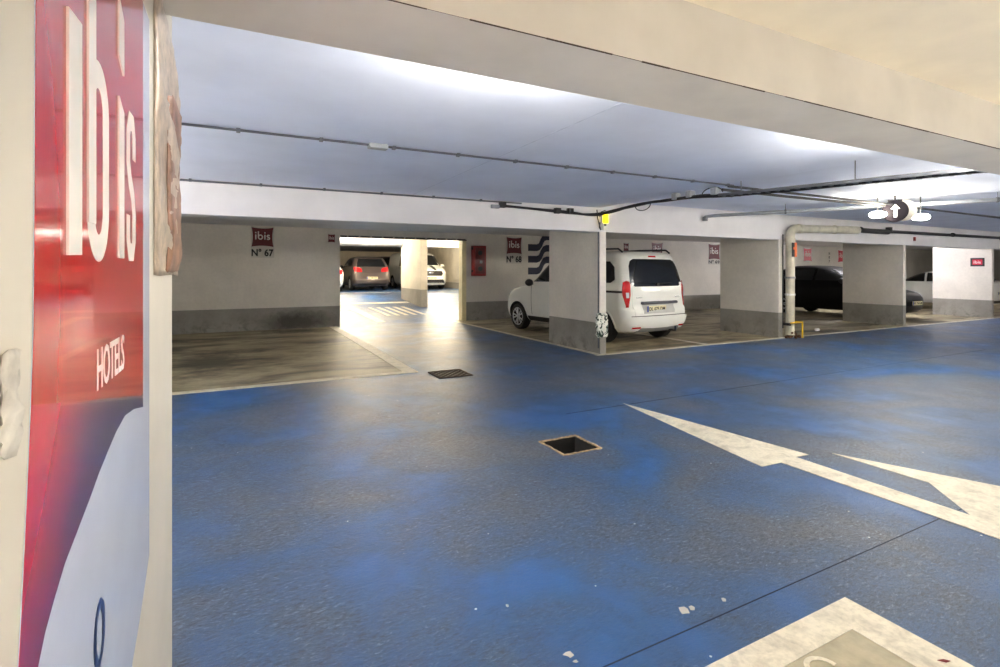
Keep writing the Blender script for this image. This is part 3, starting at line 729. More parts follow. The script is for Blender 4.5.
class Car:
    def __init__(s, name, loc_, rz_, label, category, rows, wheels, rad, paintm, group=None):
        """rows: z, yr, yf, w, rr, rf, bow"""
        s.t = empty(name, loc_, label, category, group, rz_); s.name = name
        bm = B(); R = dense(rows); rings = []
        for (z, yr, yf, w, rr, rf, bow) in R:
            rings.append([bm.verts.new((x, y, z)) for x, y in outline(yr, yf, w, rr, rf, bow)])
        n = len(rings[0])
        for a, b in zip(rings, rings[1:]):
            for k in range(n): bm.faces.new((a[k], a[(k+1) % n], b[(k+1) % n], b[k]))
        bm.faces.new(rings[0][::-1]); bm.faces.new(rings[-1])
        bmesh.ops.recalc_face_normals(bm, faces=bm.faces)
        s.bvh = BVHTree.FromBMesh(bm)
        s.body = finish('body', bm, [paintm, M['black']], s.t, smooth=True, recalc=False)
        s.wheels = wheels; s.rad = rad; s.w = max(r[3] for r in rows)
        # wheel arches cut by boolean, then made real
        cut = B()
        for y in wheels:
            for sd in (-1, 1):
                cyl(cut, (sd*(s.w-.02), y, rad), (1, 0, 0), rad*1.16, .56, 40, 1)
        co = finish('cut', cut, [paintm, M['black']])
        md = s.body.modifiers.new('b', 'BOOLEAN'); md.object = co; md.operation = 'DIFFERENCE'; md.solver = 'EXACT'
        co.parent = s.t
        dg = bpy.context.evaluated_depsgraph_get(); dg.update()
        me = bpy.data.meshes.new_from_object(s.body.evaluated_get(dg))
        if len(me.polygons) > 100:
            s.body.modifiers.clear(); s.body.data = me
            try: me.set_sharp_from_angle(angle=math.radians(35))
            except Exception: pass
        else: s.body.modifiers.clear()
        bpy.data.objects.remove(co)
    def wheel_set(s, tw=.2, spokes=5, inset=.015):
        for y in s.wheels:
            for sd in (-1, 1):
                x = sd*(s.w-inset-tw/2); r = s.rad
                bm = B(); h = tw/2
                lathe(bm, (x, y, r), (sd, 0, 0), [(r*.66, -h), (r*.9, -h), (r*.985, -h*.75), (r, -h*.3), (r, h*.3), (r*.985, h*.75), (r*.9, h), (r*.68, h*1.0), (r*.66, h*.6)], 40)
                wo = finish('wheel', bm, M['tyre'], s.t, smooth=True)
                bm = B()
                lathe(bm, (x+sd*h*.2, y, r), (sd, 0, 0), [(r*.66, -.02), (r*.68, h*.75), (r*.60, h*.72), (r*.56, h*.2), (.02, h*.1)], 40)
                finish('rim', bm, M['ink'], wo)
                bm = B()
                lathe(bm, (x+sd*h*.2, y, r), (sd, 0, 0), [(r*.60, h*.2), (r*.60, h*.78), (r*.69, h*.80), (r*.69, h*.2)], 40)
                lathe(bm, (x+sd*h*.2, y, r), (sd, 0, 0), [(r*.16, 0), (r*.17, h*.66), (r*.08, h*.72), (.004, h*.72)], 20)
                for k in range(spokes):
                    for da in (-.13, .13):
                        a = 2*PI*k/spokes+da*0.6; a2 = 2*PI*k/spokes+da*1.9
                        p = Vector((x+sd*h*.86, y+math.cos(a)*r*.12, r+math.sin(a)*r*.12)); q = Vector((x+sd*h*.9, y+math.cos(a2)*r*.62, r+math.sin(a2)*r*.62))
                        tube(bm, [p, q], [r*.05, r*.055], 6)
                finish('alloy_spokes', bm, M['rim'], wo, smooth=True)
    def patch(s, name, poly, axis, sgn_, mat, off=.006, thick=.012, sub=.05, parent=None):
        """poly in the plane perpendicular to axis; projected onto the body.
        axis 'x': (y,z) seen from side sgn_; axis 'y': (x,z) from behind (-1) or front (+1); axis 'z': (x,y) from top"""
        bm = B()
        def P3(a, b): return Vector((3*sgn_, a, b)) if axis == 'x' else (Vector((a, 12*sgn_+ (0 if sgn_ < 0 else 0), b)) if axis == 'y' else Vector((a, b, 5)))
        vs = [bm.verts.new((a, b, 0)) for a, b in poly]
        f = bm.faces.new(vs)
        if f.normal.z < 0: f.normal_flip()
        # grid cut for curvature
        xs = [p[0] for p in poly]; ys = [p[1] for p in poly]
        for lo, hi, nn in ((min(xs), max(xs), Vector((1, 0, 0))), (min(ys), max(ys), Vector((0, 1, 0)))):
            k = lo+sub
            while k < hi:
                bmesh.ops.bisect_plane(bm, geom=list(bm.verts)+list(bm.edges)+list(bm.faces), plane_co=nn*k, plane_no=nn); k += sub
        bmesh.ops.triangulate(bm, faces=list(bm.faces))
        d = Vector((-sgn_, 0, 0)) if axis == 'x' else (Vector((0, -sgn_, 0)) if axis == 'y' else Vector((0, 0, -1)))
        hits = {}
        for v in bm.verts:
            o = P3(v.co.x, v.co.y); h = s.bvh.ray_cast(o, d)
            if h[0] is None:
                h = s.bvh.find_nearest(o-d*0+d*(abs((o).dot(d))-1)) ; p, nrm = h[0], h[1]
            else: p, nrm = h[0], h[1]
            if nrm.dot(d) > 0: nrm = -nrm
            hits[v] = (p.copy(), nrm.copy())
        inner = {v: bm.verts.new(hits[v][0]-hits[v][1]*(thick-off)) for v in list(bm.verts)}
        faces = list(bm.faces)
        bedges = [e for e in bm.edges if len(e.link_faces) == 1]
        for v in hits: v.co = hits[v][0]+hits[v][1]*off
        for e in bedges: bm.faces.new((e.verts[0], e.verts[1], inner[e.verts[1]], inner[e.verts[0]]))
        for f in faces: bm.faces.new([inner[v] for v in f.verts][::-1])
        return finish(name, bm, mat, parent or s.t, smooth=True)
    def on(s, a, b, axis, sgn_):
        o = Vector((3*sgn_, a, b)) if axis == 'x' else (Vector((a, 12*sgn_, b)) if axis == 'y' else Vector((a, b, 5)))
        d = Vector((-sgn_, 0, 0)) if axis == 'x' else (Vector((0, -sgn_, 0)) if axis == 'y' else Vector((0, 0, -1)))
        h = s.bvh.ray_cast(o, d); return h[0] if h[0] is not None else o
    def mirror(s, y, z, mat):
        for sd in (-1, 1):
            p = s.on(y, z, 'x', sd)
            bm = B(); bmesh.ops.create_icosphere(bm, subdivisions=2, radius=1, matrix=Matrix.Translation((p.x+sd*.12, p.y, p.z+.02)) @ Matrix.Diagonal((.11, .06, .085, 1)))
            box(bm, p.x-.02, p.y-.02, p.z-.03, p.x+sd*.06, p.y+.02, p.z)
            finish('wing_mirror', bm, mat, s.t, smooth=True)
    def plate(s, sgn_, z, text, w=.52, h=.11, x=0):
        p = s.on(x, z, 'y', sgn_); y = p.y+sgn_*.018
        bm = B(); box(bm, x-w/2, y-.008, z-h/2, x+w/2, y+.008, z+h/2, bev=.003)
        po = finish('number_plate', bm, M['plate'], s.t)
        bm = B(); xx = x-w/2 if sgn_ < 0 else x+w/2-.045
        box(bm, xx, y+sgn_*.0085-.001, z-h/2+.004, xx+.045, y+sgn_*.0085+.001, z+h/2-.004); finish('country_band', bm, M['eublue'], po)
        ex = Vector((1, 0, 0)) if sgn_ < 0 else Vector((-1, 0, 0))
        cr = Vector((x, y+sgn_*.0082, z-h*.3))-ex*(w/2-.06)
        fit_text('plate_lettering', text, M['ink'], cr, ex, EZ, w-.09, h*.6, po, .0015, .02)
        return po
def mirp(poly): return [(-a, b) for a, b in poly][::-1]

# ---- the white van parked in bay 68
rows = [(.24, .16, 4.28, .76, .22, .3, .10), (.32, .06, 4.42, .83, .22, .36, .14), (.48, .0, 4.48, .868, .2, .40, .16), (.66, .01, 4.48, .878, .2, .42, .17), (.72, .055, 4.46, .880, .18, .42, .17),
        (.86, .065, 4.40, .880, .17, .42, .18), (.98, .07, 4.18, .876, .16, .42, .18), (1.06, .08, 3.78, .868, .16, .40, .15), (1.12, .09, 3.44, .858, .16, .38, .12),
        (1.22, .11, 3.22, .838, .16, .34, .12), (1.40, .16, 2.98, .80, .16, .3, .1), (1.58, .215, 2.74, .762, .17, .28, .1), (1.68, .25, 2.56, .735, .18, .28, .1), (1.75, .30, 2.34, .69, .2, .3, .1), (1.79, .42, 2.0, .58, .22, .3, .08), (1.805, .70, 1.7, .35, .2, .2, .05)]
van = Car('white_van', (7.335, 7.42, 0), math.radians(5.5), 'white passenger van with roof rails, parked facing in beside the first partition', 'car', rows, [.76, 3.64], .315, M['p_white'])
van.wheel_set(); van.t.scale = (1.04, 1, 1.01)
van.patch('rear_window', [(-.70, 1.17), (-.60, 1.11), (.60, 1.11), (.70, 1.17), (.69, 1.3), (.655, 1.50), (.60, 1.60), (.52, 1.635), (-.52, 1.635), (-.60, 1.60), (-.655, 1.50), (-.69, 1.3)], 'y', -1, M['glass'])
tl = [(.76, .72), (.80, .72), (.82, .95), (.80, 1.20), (.76, 1.22), (.715, 1.20), (.715, .95)]
for pl in (tl, mirp(tl)):
    o = van.patch('tail_light', pl, 'y', -1, M['tail'], .014, .02)
    sgx = 1 if pl[0][0] > 0 else -1
    van.patch('clear_lens', [(sgx*.745, .90), (sgx*.79, .90), (sgx*.795, 1.0), (sgx*.745, 1.0)] if sgx > 0 else [(-.79, .90), (-.745, .90), (-.745, 1.0), (-.795, 1.0)], 'y', -1, M['lens'], .017, .006, parent=o)
sd_l = [(.135, .76), (.155, .76), (.20, .96), (.215, 1.19), (.17, 1.21), (.14, .95)]
for sd in (-1, 1): van.patch('tail_light_side', sd_l, 'x', sd, M['tail'], .012, .02)
van.patch('boot_lid', [(-.66, .56), (-.62, .50), (.62, .50), (.66, .56), (.68, .80), (.67, 1.10), (-.67, 1.10), (-.68, .80)], 'y', -1, M['p_white'], .010, .02)
bm = B(); p = van.on(0, .80, 'y', -1); tube(bm, [(-.47, p.y+.02, .80), (-.45, p.y-.025, .80), (.45, p.y-.025, .80), (.47, p.y+.02, .80)], .03, 10)
finish('boot_trim', bm, M['galv'], van.t, smooth=True)
van.patch('plate_recess', [(-.46, .60), (.36, .60), (.40, .77), (-.46, .77)], 'y', -1, simple('paint_recess', (188, 188, 184), .5), .016, .02)
van.plate(-1, .685, 'DL 675 DM', x=-.14, h=.12)
for sx_ in (-1, 1):
    p = van.on(sx_*.5, .905, 'y', -1)
    fit_text('badge', 'DACIA' if sx_ < 0 else 'DOKKER', M['chrome'], Vector((sx_*.5-.1, p.y-.012, .89)), EX, EZ, .2, .025, van.t, .004, .02)
van.patch('bumper', [(-.80, .30), (.80, .30), (.84, .36), (.85, .5), (.80, .535), (-.80, .535), (-.85, .5), (-.84, .36)], 'y', -1, M['p_white'], .030, .04)
for sx_ in (-1, 1):
    van.patch('reflector', sorted_ if False else ([(.52, .335), (.70, .335), (.70, .365), (.52, .365)] if sx_ > 0 else [(-.70, .335), (-.52, .335), (-.52, .365), (-.70, .365)]), 'y', -1, M['tail'], .034, .008)
van.patch('bumper_skirt', [(-.52, .25), (.52, .25), (.56, .31), (-.56, .31)], 'y', -1, M['galv'], .012, .03)
van.patch('bumper_gap', [(-.74, .548), (.74, .548), (.74, .562), (-.74, .562)], 'y', -1, M['ink'], .012, .012)
van.patch('diffuser', [(-.60, .27), (.60, .27), (.50, .345), (.18, .33), (-.18, .33), (-.50, .345)], 'y', -1, simple('bumper_grey', (120, 120, 118), .5), .034, .01)
for sx_ in (-.66, .66):
    p = van.on(sx_, 1.16, 'y', -1); bm = B(); cyl(bm, (sx_, p.y-.012, 1.16), (0, 1, 0), .032, .02, 16); finish('window_bumper', bm, M['white'], van.t)
bm = B(); tube(bm, [(.32, .2, .25), (.32, -.05, .25), (.32, -.05, .34)], .02, 8); finish('tow_hook', bm, M['ink'], van.t, smooth=True)
van.patch('brake_light', [(-.10, 1.675), (.10, 1.675), (.10, 1.70), (-.10, 1.70)], 'y', -1, M['tail'], .01, .01)
bm = B(); p = van.on(0, 1.16, 'y', -1); tube(bm, [(-.02, p.y-.02, 1.155), (.36, p.y-.02, 1.175)], .010, 6); cyl(bm, (-.02, p.y-.02, 1.15), (0, 1, 0), .03, .03, 12); finish('rear_wiper', bm, M['ink'], van.t, smooth=True)
for sd in (-1, 1):
    van.patch('side_window', [(2.02, 1.17), (3.05, 1.16), (3.0, 1.22), (2.72, 1.50), (2.50, 1.60), (2.06, 1.61)], 'x', sd, M['glass'])
    van.patch('side_window', [(1.08, 1.17), (1.96, 1.17), (1.98, 1.61), (1.16, 1.61), (1.10, 1.55)], 'x', sd, M['glass'])
    van.patch('side_window', [(.40, 1.24), (.50, 1.18), (.98, 1.17), (1.0, 1.60), (.60, 1.59), (.46, 1.48)], 'x', sd, M['glass'])
    van.patch('side_rail_trim', [(.16, .99), (1.9, .99), (1.9, 1.03), (.16, 1.03)], 'x', sd, M['ink'], .010, .012)
    van.patch('sill', [(1.12, .25), (3.24, .25), (3.24, .36), (1.12, .36)], 'x', sd, M['ink'], .008, .012)
    van.patch('door_handle', [(2.10, .95), (2.30, .95), (2.30, .985), (2.10, .985)], 'x', sd, M['p_white'], .03, .03)
    for yy in (2.0, 3.05):
        van.patch('door_seam', [(yy, .40), (yy+.012, .40), (yy+.012, 1.14), (yy, 1.14)], 'x', sd, M['ink'], .002, .004)
    van.patch('headlight', [(4.0, .82), (4.30, .70), (4.36, .78), (4.2, .93), (3.95, .97)], 'x', sd, M['lens'])
    van.patch('arch_moulding', [(.76+.40*math.cos(math.radians(a)), .315+.40*math.sin(math.radians(a))) for a in range(0, 181, 12)]+[(.76+.368*math.cos(math.radians(a)), .315+.368*math.sin(math.radians(a))) for a in range(180, -1, -12)], 'x', sd, M['p_white'], .012, .015, sub=.2)
    bm = B(); tube(bm, [(sd*.66, .38, 1.77), (sd*.665, .48, 1.835), (sd*.66, 1.2, 1.85), (sd*.64, 2.2, 1.84), (sd*.63, 2.38, 1.73)], .018, 8)
    finish('roof_rail', bm, M['ink'], van.t, smooth=True)
van.patch('windscreen', [(-.62, 1.17), (.62, 1.17), (.58, 1.4), (.52, 1.60), (-.52, 1.60), (-.58, 1.4)], 'y', 1, M['glass'])
van.patch('roof_spoiler', [(-.60, .26), (.60, .26), (.62, .36), (-.62, .36)], 'z', 1, M['p_white'], .008, .02)
van.mirror(3.0, 1.12, M['ink'])

# ---- generic hatchback / estate rows, length L, height h
def hatch_rows(L=4.3, h=1.48, w=.88, mpv=False):
    g = h/1.48
    rear_up = .05 if mpv else .14
    return [(.22, .12, L-.16, w*.86, .22, .3, .12), (.34, .03, L-.04, w*.95, .22, .38, .16), (.52, .0, L, w*.99, .22, .4, .18), (.66, .03, L-.03, w, .22, .4, .18), (.78, .06, L-.16, w, .2, .4, .18),
            (.88, .09, L-.55, w*.995, .2, .4, .15), (.95, .11+rear_up*.2, L-1.05, w*.98, .2, .36, .12), (1.05*g, .17+rear_up*.6, L-1.35, w*.93, .2, .32, .12), (1.2*g, .27+rear_up*1.2, L-1.62, w*.87, .2, .3, .1),
            (1.34*g, .38+rear_up*2, L-1.92, w*.80, .2, .3, .1), (1.42*g, .48+rear_up*2.2, L-2.15, w*.73, .22, .3, .08), (1.47*g, .75+rear_up*2, L-2.5, w*.58, .24, .3, .06), (1.485*g, 1.1+rear_up, L-2.8, w*.34, .2, .2, .04)]
def dress_hatch(c, L, h, w, glass, plate='', front=True, wheels=True):
    g = h/1.48
    if wheels: c.wheel_set()
    zz = lambda z: z*g
    c.patch('rear_window', [(-.68, zz(1.03)), (.68, zz(1.03)), (.64, zz(1.2)), (.55, zz(1.37)), (-.55, zz(1.37)), (-.64, zz(1.2))], 'y', -1, glass)
    c.patch('windscreen', [(-.62, zz(1.03)), (.62, zz(1.03)), (.58, zz(1.2)), (.50, zz(1.37)), (-.50, zz(1.37)), (-.58, zz(1.2))], 'y', 1, glass)
    tl = [(.46, zz(.80)), (.80, zz(.82)), (.83, zz(.94)), (.80, zz(1.02)), (.56, zz(.98)), (.46, zz(.92))]
    for pl in (tl, mirp(tl)): c.patch('tail_light', pl, 'y', -1, M['tail'], .012, .02)
    hl = [(.48, .66), (.70, .66), (.80, .74), (.78, .80), (.60, .76)]
    for pl in (hl, mirp(hl)): c.patch('headlight', pl, 'y', 1, M['lens'], .012, .02)
    c.patch('front_grille', [(-.40, .60), (.40, .60), (.46, .70), (-.46, .70)], 'y', 1, M['ink'], .008, .02)
    c.patch('lower_grille', [(-.62, .28), (.62, .28), (.56, .42), (-.56, .42)], 'y', 1, M['ink'], .008, .02)
    c.patch('rear_bumper_strip', [(-.66, .27), (.66, .27), (.70, .36), (-.70, .36)], 'y', -1, M['ink'], .01, .02)
    for sd in (-1, 1):
        c.patch('side_window', [(1.95, zz(1.04)), (L-1.45, zz(1.04)), (L-1.95, zz(1.30)), (L-2.15, zz(1.36)), (1.98, zz(1.37))], 'x', sd, glass)
        c.patch('side_window', [(.72, zz(1.08)), (.82, zz(1.04)), (1.88, zz(1.04)), (1.90, zz(1.37)), (1.2, zz(1.35)), (.95, zz(1.28))], 'x', sd, glass)
    c.mirror(L-1.55, zz(1.02), M['ink'])
    if plate:
        c.plate(-1, .62 if not plate.startswith('r:') else .9, plate.replace('r:', ''))
        c.plate(1, .50, plate.replace('r:', ''))
# taupe MPV in the far room (rear towards the viewer)
c = Car('taupe_car', (5.72, 24.6, .47), 0, 'taupe metallic family car seen from behind through the opening', 'car', hatch_rows(4.45, 1.66, .92, True), [.85, 3.55], .33, M['p_brown'])
dress_hatch(c, 4.45, 1.66, .92, M['glass'], 'BV 481 KA')
c = Car('dark_car', (8.3, 30.3, .47), 0, 'tall dark grey car behind the taupe car, mostly hidden by the cream partition', 'car', hatch_rows(4.3, 1.85, .9), [.8, 3.4], .32, M['p_dark'])
dress_hatch(c, 4.3, 1.85, .9, M['glass'], 'CK 207 PL')
c = Car('white_car', (3.38, 23.6, .47), 0, 'white car at the left edge of the opening, only its red tail light corner showing', 'car', hatch_rows(4.2, 1.46, .88), [.8, 3.3], .31, M['p_white'])
dress_hatch(c, 4.2, 1.46, .88, M['glass'], 'AH 930 RT')
# white striped van (front towards the viewer) : rotated by 180 degrees
L = 4.97
rows = [(.24, .1, L-.14, .86, .2, .3, .12), (.36, .03, L-.02, .95, .2, .42, .2), (.60, 0, L, .985, .18, .46, .24), (.86, .02, L-.06, .99, .18, .46, .24), (1.02, .03, L-.22, .985, .16, .44, .24), (1.12, .04, L-.55, .975, .16, .42, .2), (1.22, .05, L-.95, .96, .16, .4, .16),
        (1.4, .06, L-1.25, .94, .16, .36, .14), (1.65, .08, L-1.6, .90, .16, .32, .12), (1.84, .1, L-1.9, .86, .18, .3, .1), (1.93, .16, L-2.2, .78, .2, .3, .1), (1.97, .4, L-2.6, .6, .2, .3, .06), (1.98, .8, L-3, .3, .2, .2, .04)]
c = Car('striped_van', (8.72, 24.6+L, .47), PI, 'white van with two black bonnet stripes parked facing the opening', 'van', rows, [1.1, 3.95], .34, M['p_white'])
c.wheel_set()
c.patch('windscreen', [(-.78, 1.26), (.78, 1.26), (.76, 1.45), (.66, 1.80), (-.66, 1.80), (-.76, 1.45)], 'y', 1, M['glass'])
c.patch('front_grille', [(-.56, .70), (.56, .70), (.66, .82), (.60, .95), (-.60, .95), (-.66, .82)], 'y', 1, M['ink'])
c.patch('lower_grille', [(-.76, .34), (.76, .34), (.66, .52), (-.66, .52)], 'y', 1, M['ink'])
for sx_ in (-1, 1):
    c.patch('bonnet_stripe', [(sx_*.28-.09, L-1.0), (sx_*.28+.09, L-1.0), (sx_*.25+.08, L-.20), (sx_*.25-.08, L-.20)], 'z', 1, M['ink'], .004, .006)
    hl = [(.62, .88), (.90, .94), (.88, 1.06), (.74, 1.02), (.66, .96)]
    c.patch('headlight', hl if sx_ > 0 else mirp(hl), 'y', 1, M['lens'], .012, .02)
    c.patch('side_window', [(2.4, 1.2), (3.75, 1.2), (3.4, 1.55), (3.15, 1.75), (2.4, 1.76)], 'x', sx_, M['glass'])
bm = B(); p = c.on(0, .84, 'y', 1); bmesh.ops.create_icosphere(bm, subdivisions=2, radius=1, matrix=Matrix.Translation((0, p.y+.015, .86)) @ Matrix.Diagonal((.13, .02, .05, 1)))
finish('badge', bm, M['chrome'], c.t, smooth=True)
c.plate(1, .60, 'EW 552 QX'); c.mirror(3.7, 1.22, M['p_white'])
# black car in bay between third and fourth partitions (front to viewer)
L = 4.35
c = Car('black_car', (17.3, 7.6+L, 0), PI, 'black hatchback seen on both sides of the third partition, nose towards the lane', 'car', hatch_rows(L, 1.6, .9), [.82, 3.45], .32, M['p_black'])
dress_hatch(c, L, 1.6, .9, M['glass'], 'BX 764 LM')
c = Car('silver_car', (32.2, 11.6, 0), PI/2, 'pale silver car beyond the black car, left of the bright partition', 'car', hatch_rows(4.3, 1.42, .88), [.82, 3.4], .31, M['p_silver'])
dress_hatch(c, 4.3, 1.42, .88, M['glassgreen'], 'DF 118 CN')
c = Car('white_car', (24.25, 8.1, 0), 0, 'white car at the far right edge with a red tail light', 'car', hatch_rows(4.2, 1.0*1.46, .88), [.8, 3.35], .31, M['p_white'])
dress_hatch(c, 4.2, 1.46, .88, M['glass'], 'CR 406 VB')

# ================================================================= PIPES, CABLES, FIXTURES
# conduit across the slab
YC = 4.35
def clip(bm, x, y, z, r=.018): box(bm, x-.014, y-r, z-r*.7, x+.014, y+r, z+r*1.1)
t = empty('ceiling_conduit', (4, YC, ZS-.03), 'thin grey conduit with clips running across the whole slab overhead', 'conduit')
bm = B(); tube(bm, [(-7, 0, .018), (1.5, 0, .018)], .008, 8); tube(bm, [(-7, .02, .018), (1.5, .02, .018)], .007, 8); finish('conduit_tube', bm, M['conduit'], t, smooth=True)
for k in range(11):
    bm = B(); clip(bm, -4.6+k*.6, .01, .018, .022); finish('clip', bm, M['conduit'], t)
bm = B(); box(bm, -3.02, -.035, -.01, -2.86, .05, .03, bev=.006); finish('junction_box', bm, M['pipegrey'], t)
t = empty('ceiling_conduit', (5.5, YC, 2.42), 'pair of black conduits running from the cable tray to the arrow sign', 'conduit')
bm = B(); tube(bm, [(-.1, 0, .05), (1.2, 0, .05), (3.7, .02, .05)], .016, 8); finish('conduit_tube', bm, M['cable'], t, smooth=True)
bm = B(); tube(bm, [(-.1, .09, .02), (1.2, .10, .02), (3.6, .08, .03)], .018, 8); finish('conduit_tube', bm, M['cable'], t, smooth=True)
bm = B()
for k in range(3): tube(bm, [(4.3+.0, .03*k, .03+k*.01), (9, .03*k+.05, .03), (16, .02*k+.0, .04)], .016, 8)
finish('cable', bm, M['cable'], t, smooth=True)
# conduit along top of lintel
t = empty('lintel_conduit', (2, YF, ZS-.04), 'thin conduit run with clips along the top of the long lintel', 'conduit')
bm = B(); tube(bm, [(-4.5, -.02, .02), (1.95, -.02, .018)], .012, 8); finish('conduit_tube', bm, M['conduit'], t, smooth=True)
for k in range(8):
    bm = B(); clip(bm, -4+k*.75, -.02, .02, .02); finish('clip', bm, M['conduit'], t)
bm = B(); box(bm, 1.42, -.05, -.085, 1.55, -.002, -.03, bev=.006); finish('junction_box', bm, M['pipegrey'], t)
# black cables from lintel to post then along the tray
R = random.Random(5)
t = empty('cable_bundle', (5.35, YF-.1, 2.4), 'thick black cable bundle sagging along the lintel and out over the lane', 'cable')
for k in range(5):
    bm = B(); pts = []
    path = [(-1.75, .06, .02), (-1.2, .06, -.005), (-.5, .06, -.02), (0, .02, -.03), (.05, -.4, -.01), (.0, -1.0, .015), (0, -1.6, .01), (.0, -2.2, -.01), (.02, -2.6, -.04), (.02, -3.8, -.10), (.02, -5.0, -.155)]
    for (x, y, z) in path: pts.append((x+R.uniform(-.025, .025), y+R.uniform(-.02, .02), z+R.uniform(-.018, .018)))
    q = []
    for i in range(len(pts)-1):
        P = [pts[max(0, i-1)], pts[i], pts[i+1], pts[min(len(pts)-1, i+2)]]
        for s in range(5): q.append(tuple(cat(P[0][m], P[1][m], P[2][m], P[3][m], s/5) for m in range(3)))
    q.append(pts[-1]); tube(bm, q, .014, 7); finish('cable', bm, M['cable'], t, smooth=True)
for (x, y, z) in ((-1.75, .05, .03), (-.75, .05, -.01), (-.5, .05, 0), (0, -2.0, .035), (0, -1.75, .035), (0, -2.4, .02)):
    bm = B(); box(bm, x-.05, y-.04, z-.04, x+.05, y+.04, z+.05, bev=.01); finish('connector', bm, M['ink'] if y > 0 else M['pipegrey'], t)
for (y, s) in ((-1.1, -1), (-2.35, 1)):
    bm = B(); tube(bm, [(0, y-.16*math.cos(a/10*PI), .0+s*.08*math.sin(a/10*PI)) for a in range(11)], .007, 6); finish('loop', bm, M['cable'], t, smooth=True)
# ladder cable tray
t = empty('cable_tray', (5.37, 4.4, 2.36), 'grey ladder cable tray hanging over the lane right of the first partition', 'cable tray')
def TP(f): return Vector((0, -2.55*f, -.12*f))
bm = B()
for sd in (-.09, .09):
    a = TP(0)+Vector((sd, 0, 0)); b = TP(1)+Vector((sd, 0, 0))
    prism(bm, [a+Vector((-.006, 0, -.016)), a+Vector((.006, 0, -.016)), a+Vector((.006, 0, .016)), a+Vector((-.006, 0, .016))], b-a)
finish('side_rail', bm, M['galv'], t)
for k in range(22):
    p = TP((k+.5)/22); bm = B(); box(bm, -.09, p.y-.012, p.z-.02, .09, p.y+.012, p.z+.0); finish('rung', bm, M['galv'], t)
for f in (.1, .6):
    p = TP(f); bm = B(); tube(bm, [(0, p.y, p.z), (0, p.y, ZS-2.42 if False else .2)], .006, 6); finish('hanger_rod', bm, M['galv'], t, smooth=True)
# sloping drain pipe overhead
t = empty('drain_pipe', (7.96, 6.95, 2.40), 'pale grey pipe under the slab with a lintel elbow, passing behind the arrow sign', 'pipe')
PA, PB_ = Vector((0, -.04, .07)), Vector((2.95, -4.45, .11))
bm = B(); tube(bm, [(0, .0, .0), (0, -.03, .06), PA+(PB_-PA)*.03, PA+(PB_-PA)*.5, PB_], .032, 14); finish('pipe_run', bm, M['pipegrey'], t, smooth=True)
for f in (.25, .5, .78):
    q = PA+(PB_-PA)*f
    bm = B(); tube(bm, [q, (q.x, q.y, .219)], .006, 6); cyl(bm, q, PB_-PA, .04, .03, 14); finish('pipe_hanger', bm, M['galv'], t, smooth=True)
bm = B(); cyl(bm, (0, -.02, .02), (0, 0, 1), .048, .08, 14); finish('elbow', bm, M['galv'], t, smooth=True)
# tall white drain pipe at second partition
px = PY(789.5, 300, YF-.1)
t = empty('drain_pipe', (px.x, YF-.115, 0), 'tall white drain pipe standing against the second partition and bending along the lintel', 'pipe')
bm = B(); r = .088
pth = [(0, 0, .06), (0, 0, 2.16)]+[(.22-.22*math.cos(a*PI/16), 0, 2.16+.17*math.sin(a*PI/16)) for a in range(1, 9)]+[(2.5, .0, 2.38)]
tube(bm, pth, r, 20); finish('pipe_run', bm, M['pipe'], t, smooth=True)
for z in (1.28, .92):
    bm = B(); cyl(bm, (0, 0, z), EZ, r+.012, .04, 20); box(bm, -.13, -.02, z-.02, .09, .02, z+.02); finish('clamp', bm, M['white'] if z < 1 else M['steel'], t, smooth=True)
bm = B(); cyl(bm, (0, 0, 2.08), EZ, r+.012, .08, 20); cyl(bm, (.3, 0, 2.333), EX, r+.010, .07, 20); cyl(bm, (1.6, 0, 2.36), EX, r+.010, .07, 20); finish('collar', bm, M['pipe'], t, smooth=True)
bm = B(); box(bm, -.075, -r-.012, 1.72, .0, -r+.004, 2.02); finish('sticker', bm, M['ink'], t)
bm = B(); box(bm, .0, -r-.012, 1.72, .075, -r+.004, 2.02); finish('sticker', bm, M['orange'], t)
bm = B(); cyl(bm, (-.02, -r-.016, 1.9), (0, 1, 0), .03, .006, 14); finish('sticker_disc', bm, M['orange'], t)
# thin conduit beside it
bm = B(); tube(bm, [(px.x-.13, YF-.04, .2), (px.x-.13, YF-.04, 2.2)], .012, 8)
tag(finish('wall_conduit', bm, M['cable'], None, True), 'thin black conduit on the end of the second partition beside the drain pipe', 'conduit')
# yellow guard
t = empty('pipe_guard', (px.x+.02, YF-.2, 0), 'small yellow metal guard frame around the foot of the tall white pipe', 'guard')
bm = B()
def bar(a, b, s=.018):
    a, b = Vector(a), Vector(b); tube(bm, [a, b], s, 8)
bar((-.2, -.04, .33), (.2, -.04, .33)); finish('top_rail', bm, M['yellow'], t, smooth=True)
bm = B(); bar((.2, -.04, .0), (.2, -.04, .345)); finish('post', bm, M['yellow'], t, smooth=True)
bm = B(); bar((.2, -.04, .33), (.2, .12, .33)); finish('top_rail', bm, M['yellow'], t, smooth=True)
bm = B(); bar((-.2, -.04, .30), (-.2, .12, .30), .03); finish('bracket', bm, M['ink'], t, smooth=True)
R = random.Random(4); bm = B()
for k in range(46):
    a = R.random()*PI*2; rr = R.random()**.7; x = math.cos(a)*rr*.2; y = math.sin(a)*rr*.11-.02
    s = R.uniform(.012, .035)
    bmesh.ops.create_icosphere(bm, subdivisions=1, radius=s, matrix=Matrix.Translation((px.x+x, YF-.16+y, s*.6+.13*(1-rr)*R.random())) @ Matrix.Rotation(R.random()*3, 4, 'X'))
o = finish('rust_debris', bm, M['dirt']); tag(o, 'heap of brown rusty debris at the foot of the tall white pipe', 'debris'); o['kind'] = 'stuff'
